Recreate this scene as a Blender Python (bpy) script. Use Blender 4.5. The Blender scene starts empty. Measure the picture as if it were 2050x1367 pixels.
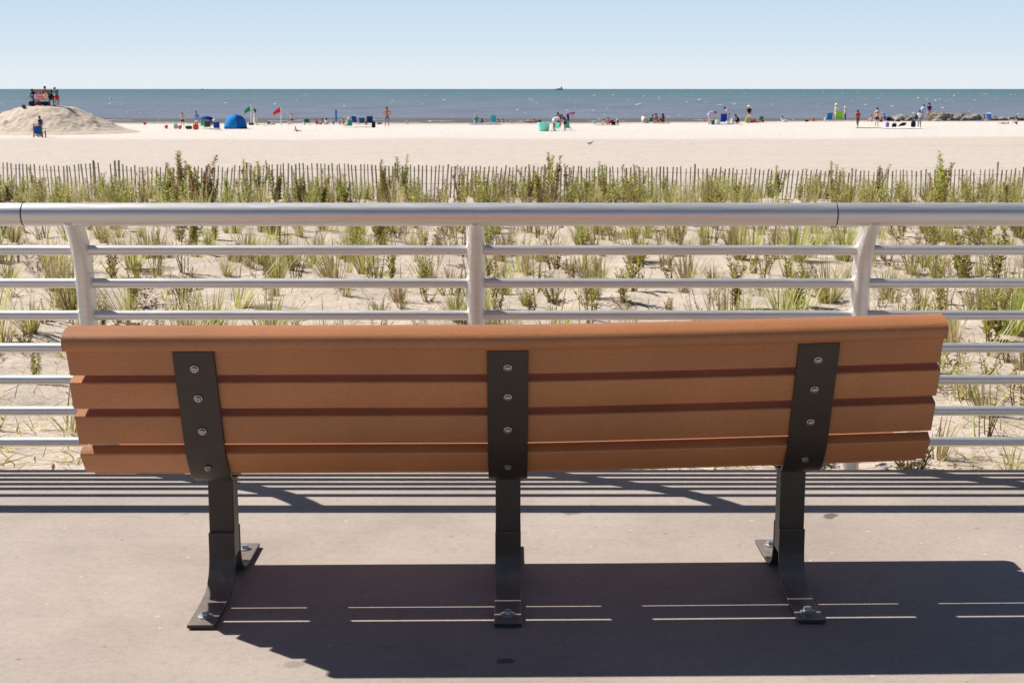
import bpy, bmesh, math, random
import numpy as np
from mathutils import Vector, Matrix, noise
R = math.radians
random.seed(7)
sc = bpy.context.scene
C = sc.collection
PI = math.pi

# ------------------------------------------------------------------ camera
H = 1.507
PITCH = R(10.06)
F = 2847.0                       # focal length in photo pixels (2050 wide)
cam_d = bpy.data.cameras.new('camera')
cam = bpy.data.objects.new('camera', cam_d)
C.objects.link(cam)
cam.location = (0, 0, H)
cam.rotation_euler = (PI/2 - PITCH, 0, 0)
cam_d.lens = 50
cam_d.sensor_width = 36
cam_d.clip_start = 0.05
cam_d.clip_end = 90000
cam_d.dof.use_dof = True
cam_d.dof.focus_distance = 4.1
cam_d.dof.aperture_fstop = 22
sc.camera = cam

def ray(px, py):
    u = (px - 1025)/F; v = (683.5 - py)/F
    cp, sp = math.cos(PITCH), math.sin(PITCH)
    d = Vector((u, cp + v*sp, -sp + v*cp))
    return d/d.y                 # per metre of Y

def proj(p):
    cp, sp = math.cos(PITCH), math.sin(PITCH)
    dz = p[2] - H
    depth = p[1]*cp - dz*sp
    up = p[1]*sp + dz*cp
    return 1025 + F*p[0]/depth, 683.5 - F*up/depth, F/depth

# ------------------------------------------------------------------ terrain
KY = [5.0, 5.56, 8, 14, 22, 28, 33, 38, 48, 62, 80, 110, 140, 150, 156, 175, 205, 240, 300]
KZ = [-.10, -.10, -.16, -.36, -.62, -.82, -1.0, -1.30, -1.66, -1.88, -1.95, -2.0, -2.04, -2.05, -2.12, -2.7, -3.9, -5.2, -6.5]
def sm(t):
    t = max(0, min(1, t)); return t*t*(3 - 2*t)
MC = (-37.9, 118.0)
def mound(X, Y):
    dx, dy = X - MC[0], Y - MC[1]
    if dx < 0: dx *= .82
    r = math.hypot(dx, dy*.95)
    if r > 8: return 0
    h = float(np.interp(r, [0, 1.0, 2.0, 3.7, 5.2, 6.2, 7.2, 8], [2.14, 2.14, 2.02, 1.25, .55, .2, .03, 0]))
    return h
def gz0(X, Y):
    z = float(np.interp(Y, KY, KZ))
    z += .26*sm((X + 5)/55)*sm((Y - 70)/60)
    if Y > 5.9:
        a = sm((Y - 5.9)/1.5)*(1 - sm((Y - 33)/12))
        if a > 0:
            z += a*(.11*noise.noise((X*.55, Y*.55, 1.3)) + .06*noise.noise((X*1.6, Y*1.6, 4.1))
                    + .024*noise.noise((X*4.5, Y*4.5, 9.0)) + .013*noise.noise((X*10, Y*10, 2.0)))
        if Y > 36:
            b = sm((Y-36)/10)
            z += b*(.05*noise.noise((X*.12, Y*.1, 7)) + .02*noise.noise((X*.7, Y*.5, 3)))
    return z
def gz(X, Y):
    return gz0(X, Y) + mound(X, Y)
def at(px, py, lo=6.0, hi=151.0):
    r = ray(px, py)
    y = lo
    while y < hi:
        if H + r.z*y <= gz(r.x*y, y): break
        y += .05 if y < 40 else .25
    y = min(y, hi)
    return Vector((r.x*y, y, gz(r.x*y, y)))

# ------------------------------------------------------------------ materials
def nm(name):
    m = bpy.data.materials.new(name); m.use_nodes = True
    nt = m.node_tree; b = nt.nodes['Principled BSDF']
    return m, nt, b
def N(nt, t, **kw):
    n = nt.nodes.new(t)
    for k, v in kw.items():
        if k in n.inputs: n.inputs[k].default_value = v
        else: setattr(n, k, v)
    return n
def L(nt, a, ao, b, bi): nt.links.new(a.outputs[ao], b.inputs[bi])
def ramp(nt, stops, interp='LINEAR'):
    r = nt.nodes.new('ShaderNodeValToRGB'); cr = r.color_ramp; cr.interpolation = interp
    while len(cr.elements) < len(stops): cr.elements.new(.5)
    for e, (p, c) in zip(cr.elements, stops):
        e.position = p; e.color = (c[0], c[1], c[2], 1) if not isinstance(c, (int, float)) else (c, c, c, 1)
    return r
def srgb(r, g, b):
    f = lambda c: (c/255/12.92) if c/255 <= .04045 else ((c/255 + .055)/1.055)**2.4
    return (f(r), f(g), f(b))
def vary(name, col, rough=.6, amt=.15, scale=20, metallic=0, bump=.0, bscale=150, spec=None):
    m, nt, b = nm(name)
    tc = N(nt, 'ShaderNodeTexCoord')
    n = N(nt, 'ShaderNodeTexNoise', Scale=scale, Detail=5.0)
    L(nt, tc, 'Object', n, 'Vector')
    lo = [c*(1 - amt) for c in col]; hi = [min(1, c*(1 + amt)) for c in col]
    r = ramp(nt, [(.3, lo), (.7, hi)])
    L(nt, n, 'Fac', r, 'Fac'); L(nt, r, 'Color', b, 'Base Color')
    b.inputs['Roughness'].default_value = rough; b.inputs['Metallic'].default_value = metallic
    if spec is not None: b.inputs['Specular IOR Level'].default_value = spec
    if bump:
        n2 = N(nt, 'ShaderNodeTexNoise', Scale=bscale, Detail=3.0); L(nt, tc, 'Object', n2, 'Vector')
        bp = N(nt, 'ShaderNodeBump', Strength=bump, Distance=.002)
        L(nt, n2, 'Fac', bp, 'Height'); L(nt, bp, 'Normal', b, 'Normal')
    return m
_cl = {}
def cloth(c):
    k = tuple(c)
    if k not in _cl: _cl[k] = vary('cloth_fabric', srgb(*c), .85, .1, 12, spec=.2)
    return _cl[k]
_sk = {}
def skin(c):
    k = tuple(c)
    if k not in _sk: _sk[k] = vary('skin', srgb(*c), .55, .06, 8)
    return _sk[k]

def mat_sand(pile=False):
    m, nt, b = nm('sand_pile' if pile else 'sand')
    tc = N(nt, 'ShaderNodeTexCoord')
    sep = N(nt, 'ShaderNodeSeparateXYZ'); L(nt, tc, 'Object', sep, 'Vector')
    # wobbling boundary of the whiter sand near the berm
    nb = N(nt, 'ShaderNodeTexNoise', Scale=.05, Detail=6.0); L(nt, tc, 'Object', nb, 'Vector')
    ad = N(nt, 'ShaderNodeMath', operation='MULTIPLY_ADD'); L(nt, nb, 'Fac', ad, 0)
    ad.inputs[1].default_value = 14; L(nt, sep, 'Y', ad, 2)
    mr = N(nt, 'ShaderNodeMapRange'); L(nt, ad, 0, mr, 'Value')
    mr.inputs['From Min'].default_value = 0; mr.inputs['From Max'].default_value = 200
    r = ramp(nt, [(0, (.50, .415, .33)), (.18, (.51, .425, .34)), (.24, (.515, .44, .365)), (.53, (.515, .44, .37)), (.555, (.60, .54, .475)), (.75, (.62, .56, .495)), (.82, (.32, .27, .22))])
    if pile:
        for e in r.color_ramp.elements: e.color = (.56, .46, .36, 1)
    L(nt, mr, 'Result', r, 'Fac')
    n1 = N(nt, 'ShaderNodeTexNoise', Scale=2.2, Detail=9.0, Roughness=.65); L(nt, tc, 'Object', n1, 'Vector')
    r1 = ramp(nt, [(.28, .80), (.5, 1.0), (.72, 1.1)]); L(nt, n1, 'Fac', r1, 'Fac')
    mx = N(nt, 'ShaderNodeMix', data_type='RGBA', blend_type='MULTIPLY'); mx.inputs[0].default_value = 1
    L(nt, r, 'Color', mx, 6); L(nt, r1, 'Color', mx, 7)
    # wheel tracks and wind lines along the beach
    mt = N(nt, 'ShaderNodeMapping'); mt.inputs['Scale'].default_value = (.045, .55, 1); L(nt, tc, 'Object', mt, 'Vector')
    nt2 = N(nt, 'ShaderNodeTexNoise', Scale=1.0, Detail=7.0, Roughness=.7); L(nt, mt, 'Vector', nt2, 'Vector')
    rt = ramp(nt, [(.30, .86), (.40, .98), (.55, 1.0), (.7, 1.04)]); L(nt, nt2, 'Fac', rt, 'Fac')
    fy = N(nt, 'ShaderNodeMapRange'); L(nt, sep, 'Y', fy, 'Value'); fy.inputs['From Min'].default_value = 36; fy.inputs['From Max'].default_value = 50
    mt3 = N(nt, 'ShaderNodeMix', data_type='RGBA', blend_type='MULTIPLY'); L(nt, fy, 'Result', mt3, 0); L(nt, mx, 2, mt3, 6); L(nt, rt, 'Color', mt3, 7); mx = mt3
    # shell crumbs and dark grains
    v = N(nt, 'ShaderNodeTexVoronoi', Scale=16.0); L(nt, tc, 'Object', v, 'Vector')
    rv = ramp(nt, [(0, 1), (.10, 1), (.13, 0)], 'LINEAR'); L(nt, v, 'Distance', rv, 'Fac')
    cs = N(nt, 'ShaderNodeSeparateColor'); L(nt, v, 'Color', cs, 'Color')
    gt = N(nt, 'ShaderNodeMath', operation='GREATER_THAN'); L(nt, cs, 'Red', gt, 0); gt.inputs[1].default_value = .72
    mu = N(nt, 'ShaderNodeMath', operation='MULTIPLY'); L(nt, gt, 0, mu, 0); L(nt, rv, 'Color', mu, 1)
    rc = ramp(nt, [(0, (.16, .12, .09)), (.5, (.3, .22, .15)), (.6, (.75, .7, .62)), (1, (.8, .76, .7))], 'CONSTANT'); L(nt, cs, 'Green', rc, 'Fac')
    mx2 = N(nt, 'ShaderNodeMix', data_type='RGBA'); L(nt, mu, 0, mx2, 0); L(nt, mx, 2, mx2, 6); L(nt, rc, 'Color', mx2, 7)
    L(nt, mx2, 2, b, 'Base Color')
    b.inputs['Roughness'].default_value = .95; b.inputs['Specular IOR Level'].default_value = .1
    n2 = N(nt, 'ShaderNodeTexNoise', Scale=14.0, Detail=8.0, Roughness=.6); L(nt, tc, 'Object', n2, 'Vector')
    n3 = N(nt, 'ShaderNodeTexNoise', Scale=.9, Detail=6.0, Roughness=.7)
    mp = N(nt, 'ShaderNodeMapping'); mp.inputs['Scale'].default_value = (.6, 1.6, 1); L(nt, tc, 'Object', mp, 'Vector'); L(nt, mp, 'Vector', n3, 'Vector')
    bp = N(nt, 'ShaderNodeBump', Strength=.6, Distance=.03); L(nt, n2, 'Fac', bp, 'Height')
    bp2 = N(nt, 'ShaderNodeBump', Strength=.35, Distance=.15); L(nt, n3, 'Fac', bp2, 'Height'); L(nt, bp, 'Normal', bp2, 'Normal')
    L(nt, bp2, 'Normal', b, 'Normal')
    return m
def mat_boardwalk():
    m, nt, b = nm('boardwalk_concrete')
    tc = N(nt, 'ShaderNodeTexCoord')
    n1 = N(nt, 'ShaderNodeTexNoise', Scale=1.6, Detail=10.0, Roughness=.62); L(nt, tc, 'Object', n1, 'Vector')
    r1 = ramp(nt, [(.3, (.325, .268, .222)), (.5, (.378, .313, .26)), (.72, (.43, .357, .297))]); L(nt, n1, 'Fac', r1, 'Fac')
    n2 = N(nt, 'ShaderNodeTexNoise', Scale=210.0, Detail=3.0, Roughness=.7); L(nt, tc, 'Object', n2, 'Vector')
    r2 = ramp(nt, [(.3, .84), (.5, 1.0), (.7, 1.12)]); L(nt, n2, 'Fac', r2, 'Fac')
    mx = N(nt, 'ShaderNodeMix', data_type='RGBA', blend_type='MULTIPLY'); mx.inputs[0].default_value = 1
    L(nt, r1, 'Color', mx, 6); L(nt, r2, 'Color', mx, 7)
    mpc = N(nt, 'ShaderNodeMapping'); mpc.inputs['Scale'].default_value = (1.6, 4, 1); L(nt, tc, 'Object', mpc, 'Vector')
    n5 = N(nt, 'ShaderNodeTexNoise', Scale=2.6, Detail=9.0, Roughness=.72); L(nt, mpc, 'Vector', n5, 'Vector')
    r5 = ramp(nt, [(.3, .95), (.5, 1.0), (.72, 1.04)]); L(nt, n5, 'Fac', r5, 'Fac')
    n6 = N(nt, 'ShaderNodeTexNoise', Scale=38.0, Detail=5.0, Roughness=.75); L(nt, tc, 'Object', n6, 'Vector')
    r6 = ramp(nt, [(.32, .86), (.5, 1.0), (.66, 1.04), (.74, 1.22)]); L(nt, n6, 'Fac', r6, 'Fac')
    for rr in (r5, r6):
        m_ = N(nt, 'ShaderNodeMix', data_type='RGBA', blend_type='MULTIPLY'); m_.inputs[0].default_value = 1
        L(nt, mx, 2, m_, 6); L(nt, rr, 'Color', m_, 7); mx = m_
    # scattered scuffs and pits
    nw = N(nt, 'ShaderNodeTexNoise', Scale=9.0, Detail=4.0); L(nt, tc, 'Object', nw, 'Vector')
    va = N(nt, 'ShaderNodeMix', data_type='VECTOR'); va.inputs[0].default_value = .09
    L(nt, tc, 'Object', va, 4); L(nt, nw, 'Color', va, 5)
    v = N(nt, 'ShaderNodeTexVoronoi', Scale=5.5); L(nt, va, 1, v, 'Vector')
    cs = N(nt, 'ShaderNodeSeparateColor'); L(nt, v, 'Color', cs, 'Color')
    sz = N(nt, 'ShaderNodeMath', operation='MULTIPLY'); L(nt, cs, 'Blue', sz, 0); sz.inputs[1].default_value = .09
    lt = N(nt, 'ShaderNodeMath', operation='LESS_THAN'); L(nt, v, 'Distance', lt, 0); L(nt, sz, 0, lt, 1)
    gt = N(nt, 'ShaderNodeMath', operation='GREATER_THAN'); L(nt, cs, 'Red', gt, 0); gt.inputs[1].default_value = .78
    mu = N(nt, 'ShaderNodeMath', operation='MULTIPLY'); L(nt, lt, 0, mu, 0); L(nt, gt, 0, mu, 1)
    m7 = N(nt, 'ShaderNodeMath', operation='MULTIPLY'); L(nt, mu, 0, m7, 0); m7.inputs[1].default_value = .42
    mx2 = N(nt, 'ShaderNodeMix', data_type='RGBA'); L(nt, m7, 0, mx2, 0); L(nt, mx, 2, mx2, 6)
    mx2.inputs[7].default_value = (.12, .095, .08, 1)
    vg = N(nt, 'ShaderNodeTexVoronoi', Scale=34.0); L(nt, tc, 'Object', vg, 'Vector')
    cg = N(nt, 'ShaderNodeSeparateColor'); L(nt, vg, 'Color', cg, 'Color')
    sg = N(nt, 'ShaderNodeMath', operation='MULTIPLY'); L(nt, cg, 'Blue', sg, 0); sg.inputs[1].default_value = .22
    lg = N(nt, 'ShaderNodeMath', operation='LESS_THAN'); L(nt, vg, 'Distance', lg, 0); L(nt, sg, 0, lg, 1)
    gg = N(nt, 'ShaderNodeMath', operation='GREATER_THAN'); L(nt, cg, 'Red', gg, 0); gg.inputs[1].default_value = .92
    mg = N(nt, 'ShaderNodeMath', operation='MULTIPLY'); L(nt, lg, 0, mg, 0); L(nt, gg, 0, mg, 1)
    m8 = N(nt, 'ShaderNodeMath', operation='MULTIPLY'); L(nt, mg, 0, m8, 0); m8.inputs[1].default_value = .55
    rg = ramp(nt, [(0, (.62, .56, .50)), (.62, (.62, .56, .50)), (.63, (.14, .11, .09)), (1, (.14, .11, .09))], 'CONSTANT'); L(nt, cg, 'Green', rg, 'Fac')
    mx3 = N(nt, 'ShaderNodeMix', data_type='RGBA'); L(nt, m8, 0, mx3, 0); L(nt, mx2, 2, mx3, 6); L(nt, rg, 'Color', mx3, 7)
    last = mx3
    for (sx, sy, rad, dk) in STAINS:
        vs = N(nt, 'ShaderNodeVectorMath', operation='DISTANCE'); L(nt, va, 1, vs, 0)
        vs.inputs[1].default_value = (sx*.91 + .045, sy*.91 + .045, .045)
        l2 = N(nt, 'ShaderNodeMapRange'); L(nt, vs, 'Value', l2, 'Value')
        l2.inputs['From Min'].default_value = rad; l2.inputs['From Max'].default_value = rad*.75
        l2.inputs['To Max'].default_value = dk
        mm = N(nt, 'ShaderNodeMix', data_type='RGBA'); L(nt, l2, 'Result', mm, 0); L(nt, last, 2, mm, 6)
        mm.inputs[7].default_value = (.06, .05, .045, 1); last = mm
    L(nt, last, 2, b, 'Base Color')
    b.inputs['Roughness'].default_value = .8; b.inputs['Specular IOR Level'].default_value = .3
    bp = N(nt, 'ShaderNodeBump', Strength=.35, Distance=.002); L(nt, n2, 'Fac', bp, 'Height'); L(nt, bp, 'Normal', b, 'Normal')
    return m
def mat_lumber():
    m, nt, b = nm('brown_plastic_lumber')
    tc = N(nt, 'ShaderNodeTexCoord')
    mp = N(nt, 'ShaderNodeMapping'); mp.inputs['Scale'].default_value = (9, 60, 60); L(nt, tc, 'Object', mp, 'Vector')
    n1 = N(nt, 'ShaderNodeTexNoise', Scale=4.0, Detail=6.0, Roughness=.65); L(nt, mp, 'Vector', n1, 'Vector')
    r1 = ramp(nt, [(.22, (.405, .161, .057)), (.5, (.455, .184, .069)), (.78, (.505, .208, .083))]); L(nt, n1, 'Fac', r1, 'Fac')
    n2 = N(nt, 'ShaderNodeTexNoise', Scale=260.0, Detail=2.0); L(nt, tc, 'Object', n2, 'Vector')
    r2 = ramp(nt, [(.3, .88), (.5, 1), (.72, 1.09)]); L(nt, n2, 'Fac', r2, 'Fac')
    mx = N(nt, 'ShaderNodeMix', data_type='RGBA', blend_type='MULTIPLY'); mx.inputs[0].default_value = 1
    L(nt, r1, 'Color', mx, 6); L(nt, r2, 'Color', mx, 7)
    # board to board tone, faint scuffs and a few dark specks
    oi = N(nt, 'ShaderNodeObjectInfo'); ro = N(nt, 'ShaderNodeMapRange'); L(nt, oi, 'Random', ro, 'Value')
    ro.inputs['To Min'].default_value = .90; ro.inputs['To Max'].default_value = 1.06
    ml = N(nt, 'ShaderNodeVectorMath', operation='SCALE'); L(nt, mx, 2, ml, 0); L(nt, ro, 'Result', ml, 'Scale')
    vs = N(nt, 'ShaderNodeTexVoronoi', Scale=9.0); L(nt, tc, 'Object', vs, 'Vector')
    sc_v = N(nt, 'ShaderNodeSeparateColor'); L(nt, vs, 'Color', sc_v, 'Color')
    szv = N(nt, 'ShaderNodeMath', operation='MULTIPLY'); L(nt, sc_v, 'Blue', szv, 0); szv.inputs[1].default_value = .055
    ltv = N(nt, 'ShaderNodeMath', operation='LESS_THAN'); L(nt, vs, 'Distance', ltv, 0); L(nt, szv, 0, ltv, 1)
    gtv = N(nt, 'ShaderNodeMath', operation='GREATER_THAN'); L(nt, sc_v, 'Red', gtv, 0); gtv.inputs[1].default_value = .75
    muv = N(nt, 'ShaderNodeMath', operation='MULTIPLY'); L(nt, ltv, 0, muv, 0); L(nt, gtv, 0, muv, 1)
    m4 = N(nt, 'ShaderNodeMath', operation='MULTIPLY'); L(nt, muv, 0, m4, 0); m4.inputs[1].default_value = .5
    mxs = N(nt, 'ShaderNodeMix', data_type='RGBA'); L(nt, m4, 0, mxs, 0); L(nt, ml, 0, mxs, 6); mxs.inputs[7].default_value = (.16, .07, .035, 1)
    mx = mxs
    n3 = N(nt, 'ShaderNodeTexNoise', Scale=3.0, Detail=6.0); L(nt, tc, 'Object', n3, 'Vector')
    r3 = ramp(nt, [(.3, .88), (.7, 1.08)]); L(nt, n3, 'Fac', r3, 'Fac')
    mx3 = N(nt, 'ShaderNodeMix', data_type='RGBA', blend_type='MULTIPLY'); mx3.inputs[0].default_value = 1
    L(nt, mx, 2, mx3, 6); L(nt, r3, 'Color', mx3, 7)
    L(nt, mx3, 2, b, 'Base Color')
    b.inputs['Roughness'].default_value = .42; b.inputs['Specular IOR Level'].default_value = .5
    bp = N(nt, 'ShaderNodeBump', Strength=.4, Distance=.0015); L(nt, n2, 'Fac', bp, 'Height')
    bp2 = N(nt, 'ShaderNodeBump', Strength=.35, Distance=.002); L(nt, n1, 'Fac', bp2, 'Height'); L(nt, bp, 'Normal', bp2, 'Normal')
    L(nt, bp2, 'Normal', b, 'Normal')
    return m
def mat_alu():
    m, nt, b = nm('brushed_aluminium')
    tc = N(nt, 'ShaderNodeTexCoord')
    mp = N(nt, 'ShaderNodeMapping'); mp.inputs['Scale'].default_value = (2, 30, 30); L(nt, tc, 'Object', mp, 'Vector')
    n1 = N(nt, 'ShaderNodeTexNoise', Scale=3.0, Detail=7.0, Roughness=.7); L(nt, mp, 'Vector', n1, 'Vector')
    r1 = ramp(nt, [(.3, (.67, .635, .595)), (.7, (.79, .755, .715))]); L(nt, n1, 'Fac', r1, 'Fac'); L(nt, r1, 'Color', b, 'Base Color')
    r2 = ramp(nt, [(.3, .40), (.7, .52)]); L(nt, n1, 'Fac', r2, 'Fac'); L(nt, r2, 'Color', b, 'Roughness')
    b.inputs['Metallic'].default_value = .7
    return m
def mat_leaf():
    m, nt, b = nm('plant_leaf')
    a = N(nt, 'ShaderNodeVertexColor', layer_name='Col')
    oi = N(nt, 'ShaderNodeObjectInfo')
    hs = N(nt, 'ShaderNodeHueSaturation')
    mr = N(nt, 'ShaderNodeMapRange'); L(nt, oi, 'Random', mr, 'Value'); mr.inputs['To Min'].default_value = .47; mr.inputs['To Max'].default_value = .52
    mv = N(nt, 'ShaderNodeMapRange'); L(nt, oi, 'Random', mv, 'Value'); mv.inputs['To Min'].default_value = .8; mv.inputs['To Max'].default_value = 1.25
    L(nt, mr, 'Result', hs, 'Hue'); L(nt, mv, 'Result', hs, 'Value'); L(nt, a, 'Color', hs, 'Color')
    L(nt, hs, 'Color', b, 'Base Color'); b.inputs['Roughness'].default_value = .6; b.inputs['Specular IOR Level'].default_value = .25
    tr = N(nt, 'ShaderNodeBsdfTranslucent'); L(nt, hs, 'Color', tr, 'Color')
    mx = N(nt, 'ShaderNodeMixShader'); mx.inputs[0].default_value = .45
    L(nt, b, 'BSDF', mx, 1); L(nt, tr, 'BSDF', mx, 2)
    L(nt, mx, 'Shader', nt.nodes['Material Output'], 'Surface')
    return m
def mat_sea():
    m, nt, b = nm('sea_water')
    tc = N(nt, 'ShaderNodeTexCoord')
    sep = N(nt, 'ShaderNodeSeparateXYZ'); L(nt, tc, 'Object', sep, 'Vector')
    nw = N(nt, 'ShaderNodeTexNoise', Scale=.03, Detail=4.0)
    mp = N(nt, 'ShaderNodeMapping'); mp.inputs['Scale'].default_value = (.35, 1, 1); L(nt, tc, 'Object', mp, 'Vector'); L(nt, mp, 'Vector', nw, 'Vector')
    sh = N(nt, 'ShaderNodeMath', operation='MULTIPLY_ADD'); L(nt, nw, 'Fac', sh, 0); sh.inputs[1].default_value = 100; L(nt, sep, 'Y', sh, 2)
    lg = N(nt, 'ShaderNodeMath', operation='LOGARITHM'); L(nt, sh, 0, lg, 0); lg.inputs[1].default_value = 10
    mr = N(nt, 'ShaderNodeMapRange'); L(nt, lg, 0, mr, 'Value'); mr.inputs['From Min'].default_value = 2.3; mr.inputs['From Max'].default_value = 4.5
    def pos(d): return (math.log10(d + 50) - 2.3)/2.2
    r = ramp(nt, [(pos(225), (.145, .122, .095)), (pos(288), (.12, .108, .09)), (pos(312), (.16, .17, .212)), (pos(390), (.145, .168, .212)),
                  (pos(600), (.132, .168, .195)), (pos(1200), (.11, .16, .184)), (pos(3500), (.08, .15, .175)), (pos(20000), (.068, .148, .17))])
    L(nt, mr, 'Result', r, 'Fac')
    n1 = N(nt, 'ShaderNodeTexNoise', Scale=.12, Detail=8.0, Roughness=.65)
    mp1 = N(nt, 'ShaderNodeMapping'); mp1.inputs['Scale'].default_value = (.5, .22, 1); L(nt, tc, 'Object', mp1, 'Vector'); L(nt, mp1, 'Vector', n1, 'Vector')
    r1 = ramp(nt, [(.3, .82), (.7, 1.16)]); L(nt, n1, 'Fac', r1, 'Fac')
    mx = N(nt, 'ShaderNodeMix', data_type='RGBA', blend_type='MULTIPLY'); mx.inputs[0].default_value = 1
    L(nt, r, 'Color', mx, 6); L(nt, r1, 'Color', mx, 7)
    df = N(nt, 'ShaderNodeBsdfDiffuse'); L(nt, mx, 2, df, 'Color')
    gl = N(nt, 'ShaderNodeBsdfGlossy'); gl.inputs['Roughness'].default_value = .35; gl.inputs['Color'].default_value = (.8, .9, 1, 1)
    n2 = N(nt, 'ShaderNodeTexNoise', Scale=.5, Detail=6.0, Roughness=.6); L(nt, tc, 'Object', n2, 'Vector')
    bp = N(nt, 'ShaderNodeBump', Strength=.5, Distance=.5); L(nt, n2, 'Fac', bp, 'Height')
    L(nt, bp, 'Normal', df, 'Normal'); L(nt, bp, 'Normal', gl, 'Normal')
    ms = N(nt, 'ShaderNodeMixShader'); ms.inputs[0].default_value = .10
    L(nt, df, 'BSDF', ms, 1); L(nt, gl, 'BSDF', ms, 2)
    L(nt, ms, 'Shader', nt.nodes['Material Output'], 'Surface')
    return m

def mat_bronze():
    m = vary('dark_bronze_paint', (.034, .024, .0175), .45, .12, 30, bump=.15, bscale=300)
    nt = m.node_tree; b = nt.nodes['Principled BSDF']; src = b.inputs['Base Color'].links[0].from_socket
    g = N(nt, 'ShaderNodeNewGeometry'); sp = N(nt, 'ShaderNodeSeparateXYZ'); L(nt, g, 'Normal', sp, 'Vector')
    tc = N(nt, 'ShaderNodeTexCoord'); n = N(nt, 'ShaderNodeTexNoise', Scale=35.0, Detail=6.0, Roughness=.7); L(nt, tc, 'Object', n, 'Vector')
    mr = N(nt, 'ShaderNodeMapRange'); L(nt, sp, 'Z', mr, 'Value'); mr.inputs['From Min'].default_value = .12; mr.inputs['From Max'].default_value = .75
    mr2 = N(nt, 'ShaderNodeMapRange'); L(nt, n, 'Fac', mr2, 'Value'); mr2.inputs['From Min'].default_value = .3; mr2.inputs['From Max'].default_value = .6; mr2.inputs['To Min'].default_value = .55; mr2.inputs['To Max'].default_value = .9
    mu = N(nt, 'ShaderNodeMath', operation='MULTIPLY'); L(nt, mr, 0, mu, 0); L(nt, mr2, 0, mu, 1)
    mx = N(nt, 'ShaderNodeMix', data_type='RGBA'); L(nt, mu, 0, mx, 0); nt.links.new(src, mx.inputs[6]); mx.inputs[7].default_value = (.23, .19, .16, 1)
    L(nt, mx, 2, b, 'Base Color'); return m
STAINS = []
for (px, py, rad, dk) in [(1145, 1028, .028, .5), (1658, 1032, .026, .75), (1010, 1321, .022, .7), (592, 1328, .028, .3), (378, 1028, .02, .3), (1330, 1068, .012, .3), (905, 1075, .014, .25), (1760, 1085, .016, .45), (1950, 1060, .012, .4)]:
    r_ = ray(px, py); t = -H/r_.z
    STAINS.append((r_.x*t, t, rad, dk))

M = dict(
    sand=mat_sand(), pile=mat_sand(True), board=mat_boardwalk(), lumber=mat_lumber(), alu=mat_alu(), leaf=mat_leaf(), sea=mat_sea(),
    bronze=mat_bronze(),
    bolt=vary('stainless_bolt', (.55, .50, .45), .3, .15, 80, metallic=.95),
    zinc=vary('galvanised_bolt', (.40, .40, .40), .45, .15, 80, metallic=.7),
    weld=vary('weld_metal', (.42, .36, .32), .6, .3, 90, metallic=.5),
    seam=vary('rubber_seam', (.02, .02, .02), .8),
    slat=vary('weathered_fence_wood', (.44, .385, .335), .85, .45, 3, bump=.3, bscale=60),
    wire=vary('fence_wire', (.09, .08, .07), .6, .2, 10, metallic=.5),
    wood=vary('reddish_wood', (.30, .13, .08), .65, .3, 6),
    foam=vary('sea_foam', (.70, .74, .77), .9, .05, 3),
    rock=vary('jetty_rock', (.24, .21, .18), .9, .45, 1.2, bump=.5, bscale=12),
    white=vary('white_paint', (.78, .78, .76), .5, .05, 4),
    ship=vary('hazy_ship_paint', (.20, .30, .38), .6, .1, .1),  # bluish distance haze painted into the hull colour
    shipw=vary('hazy_superstructure_paint', (.42, .52, .58), .6, .08, .1),  # same haze tint painted into the upper works
    litter=None,
)

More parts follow.
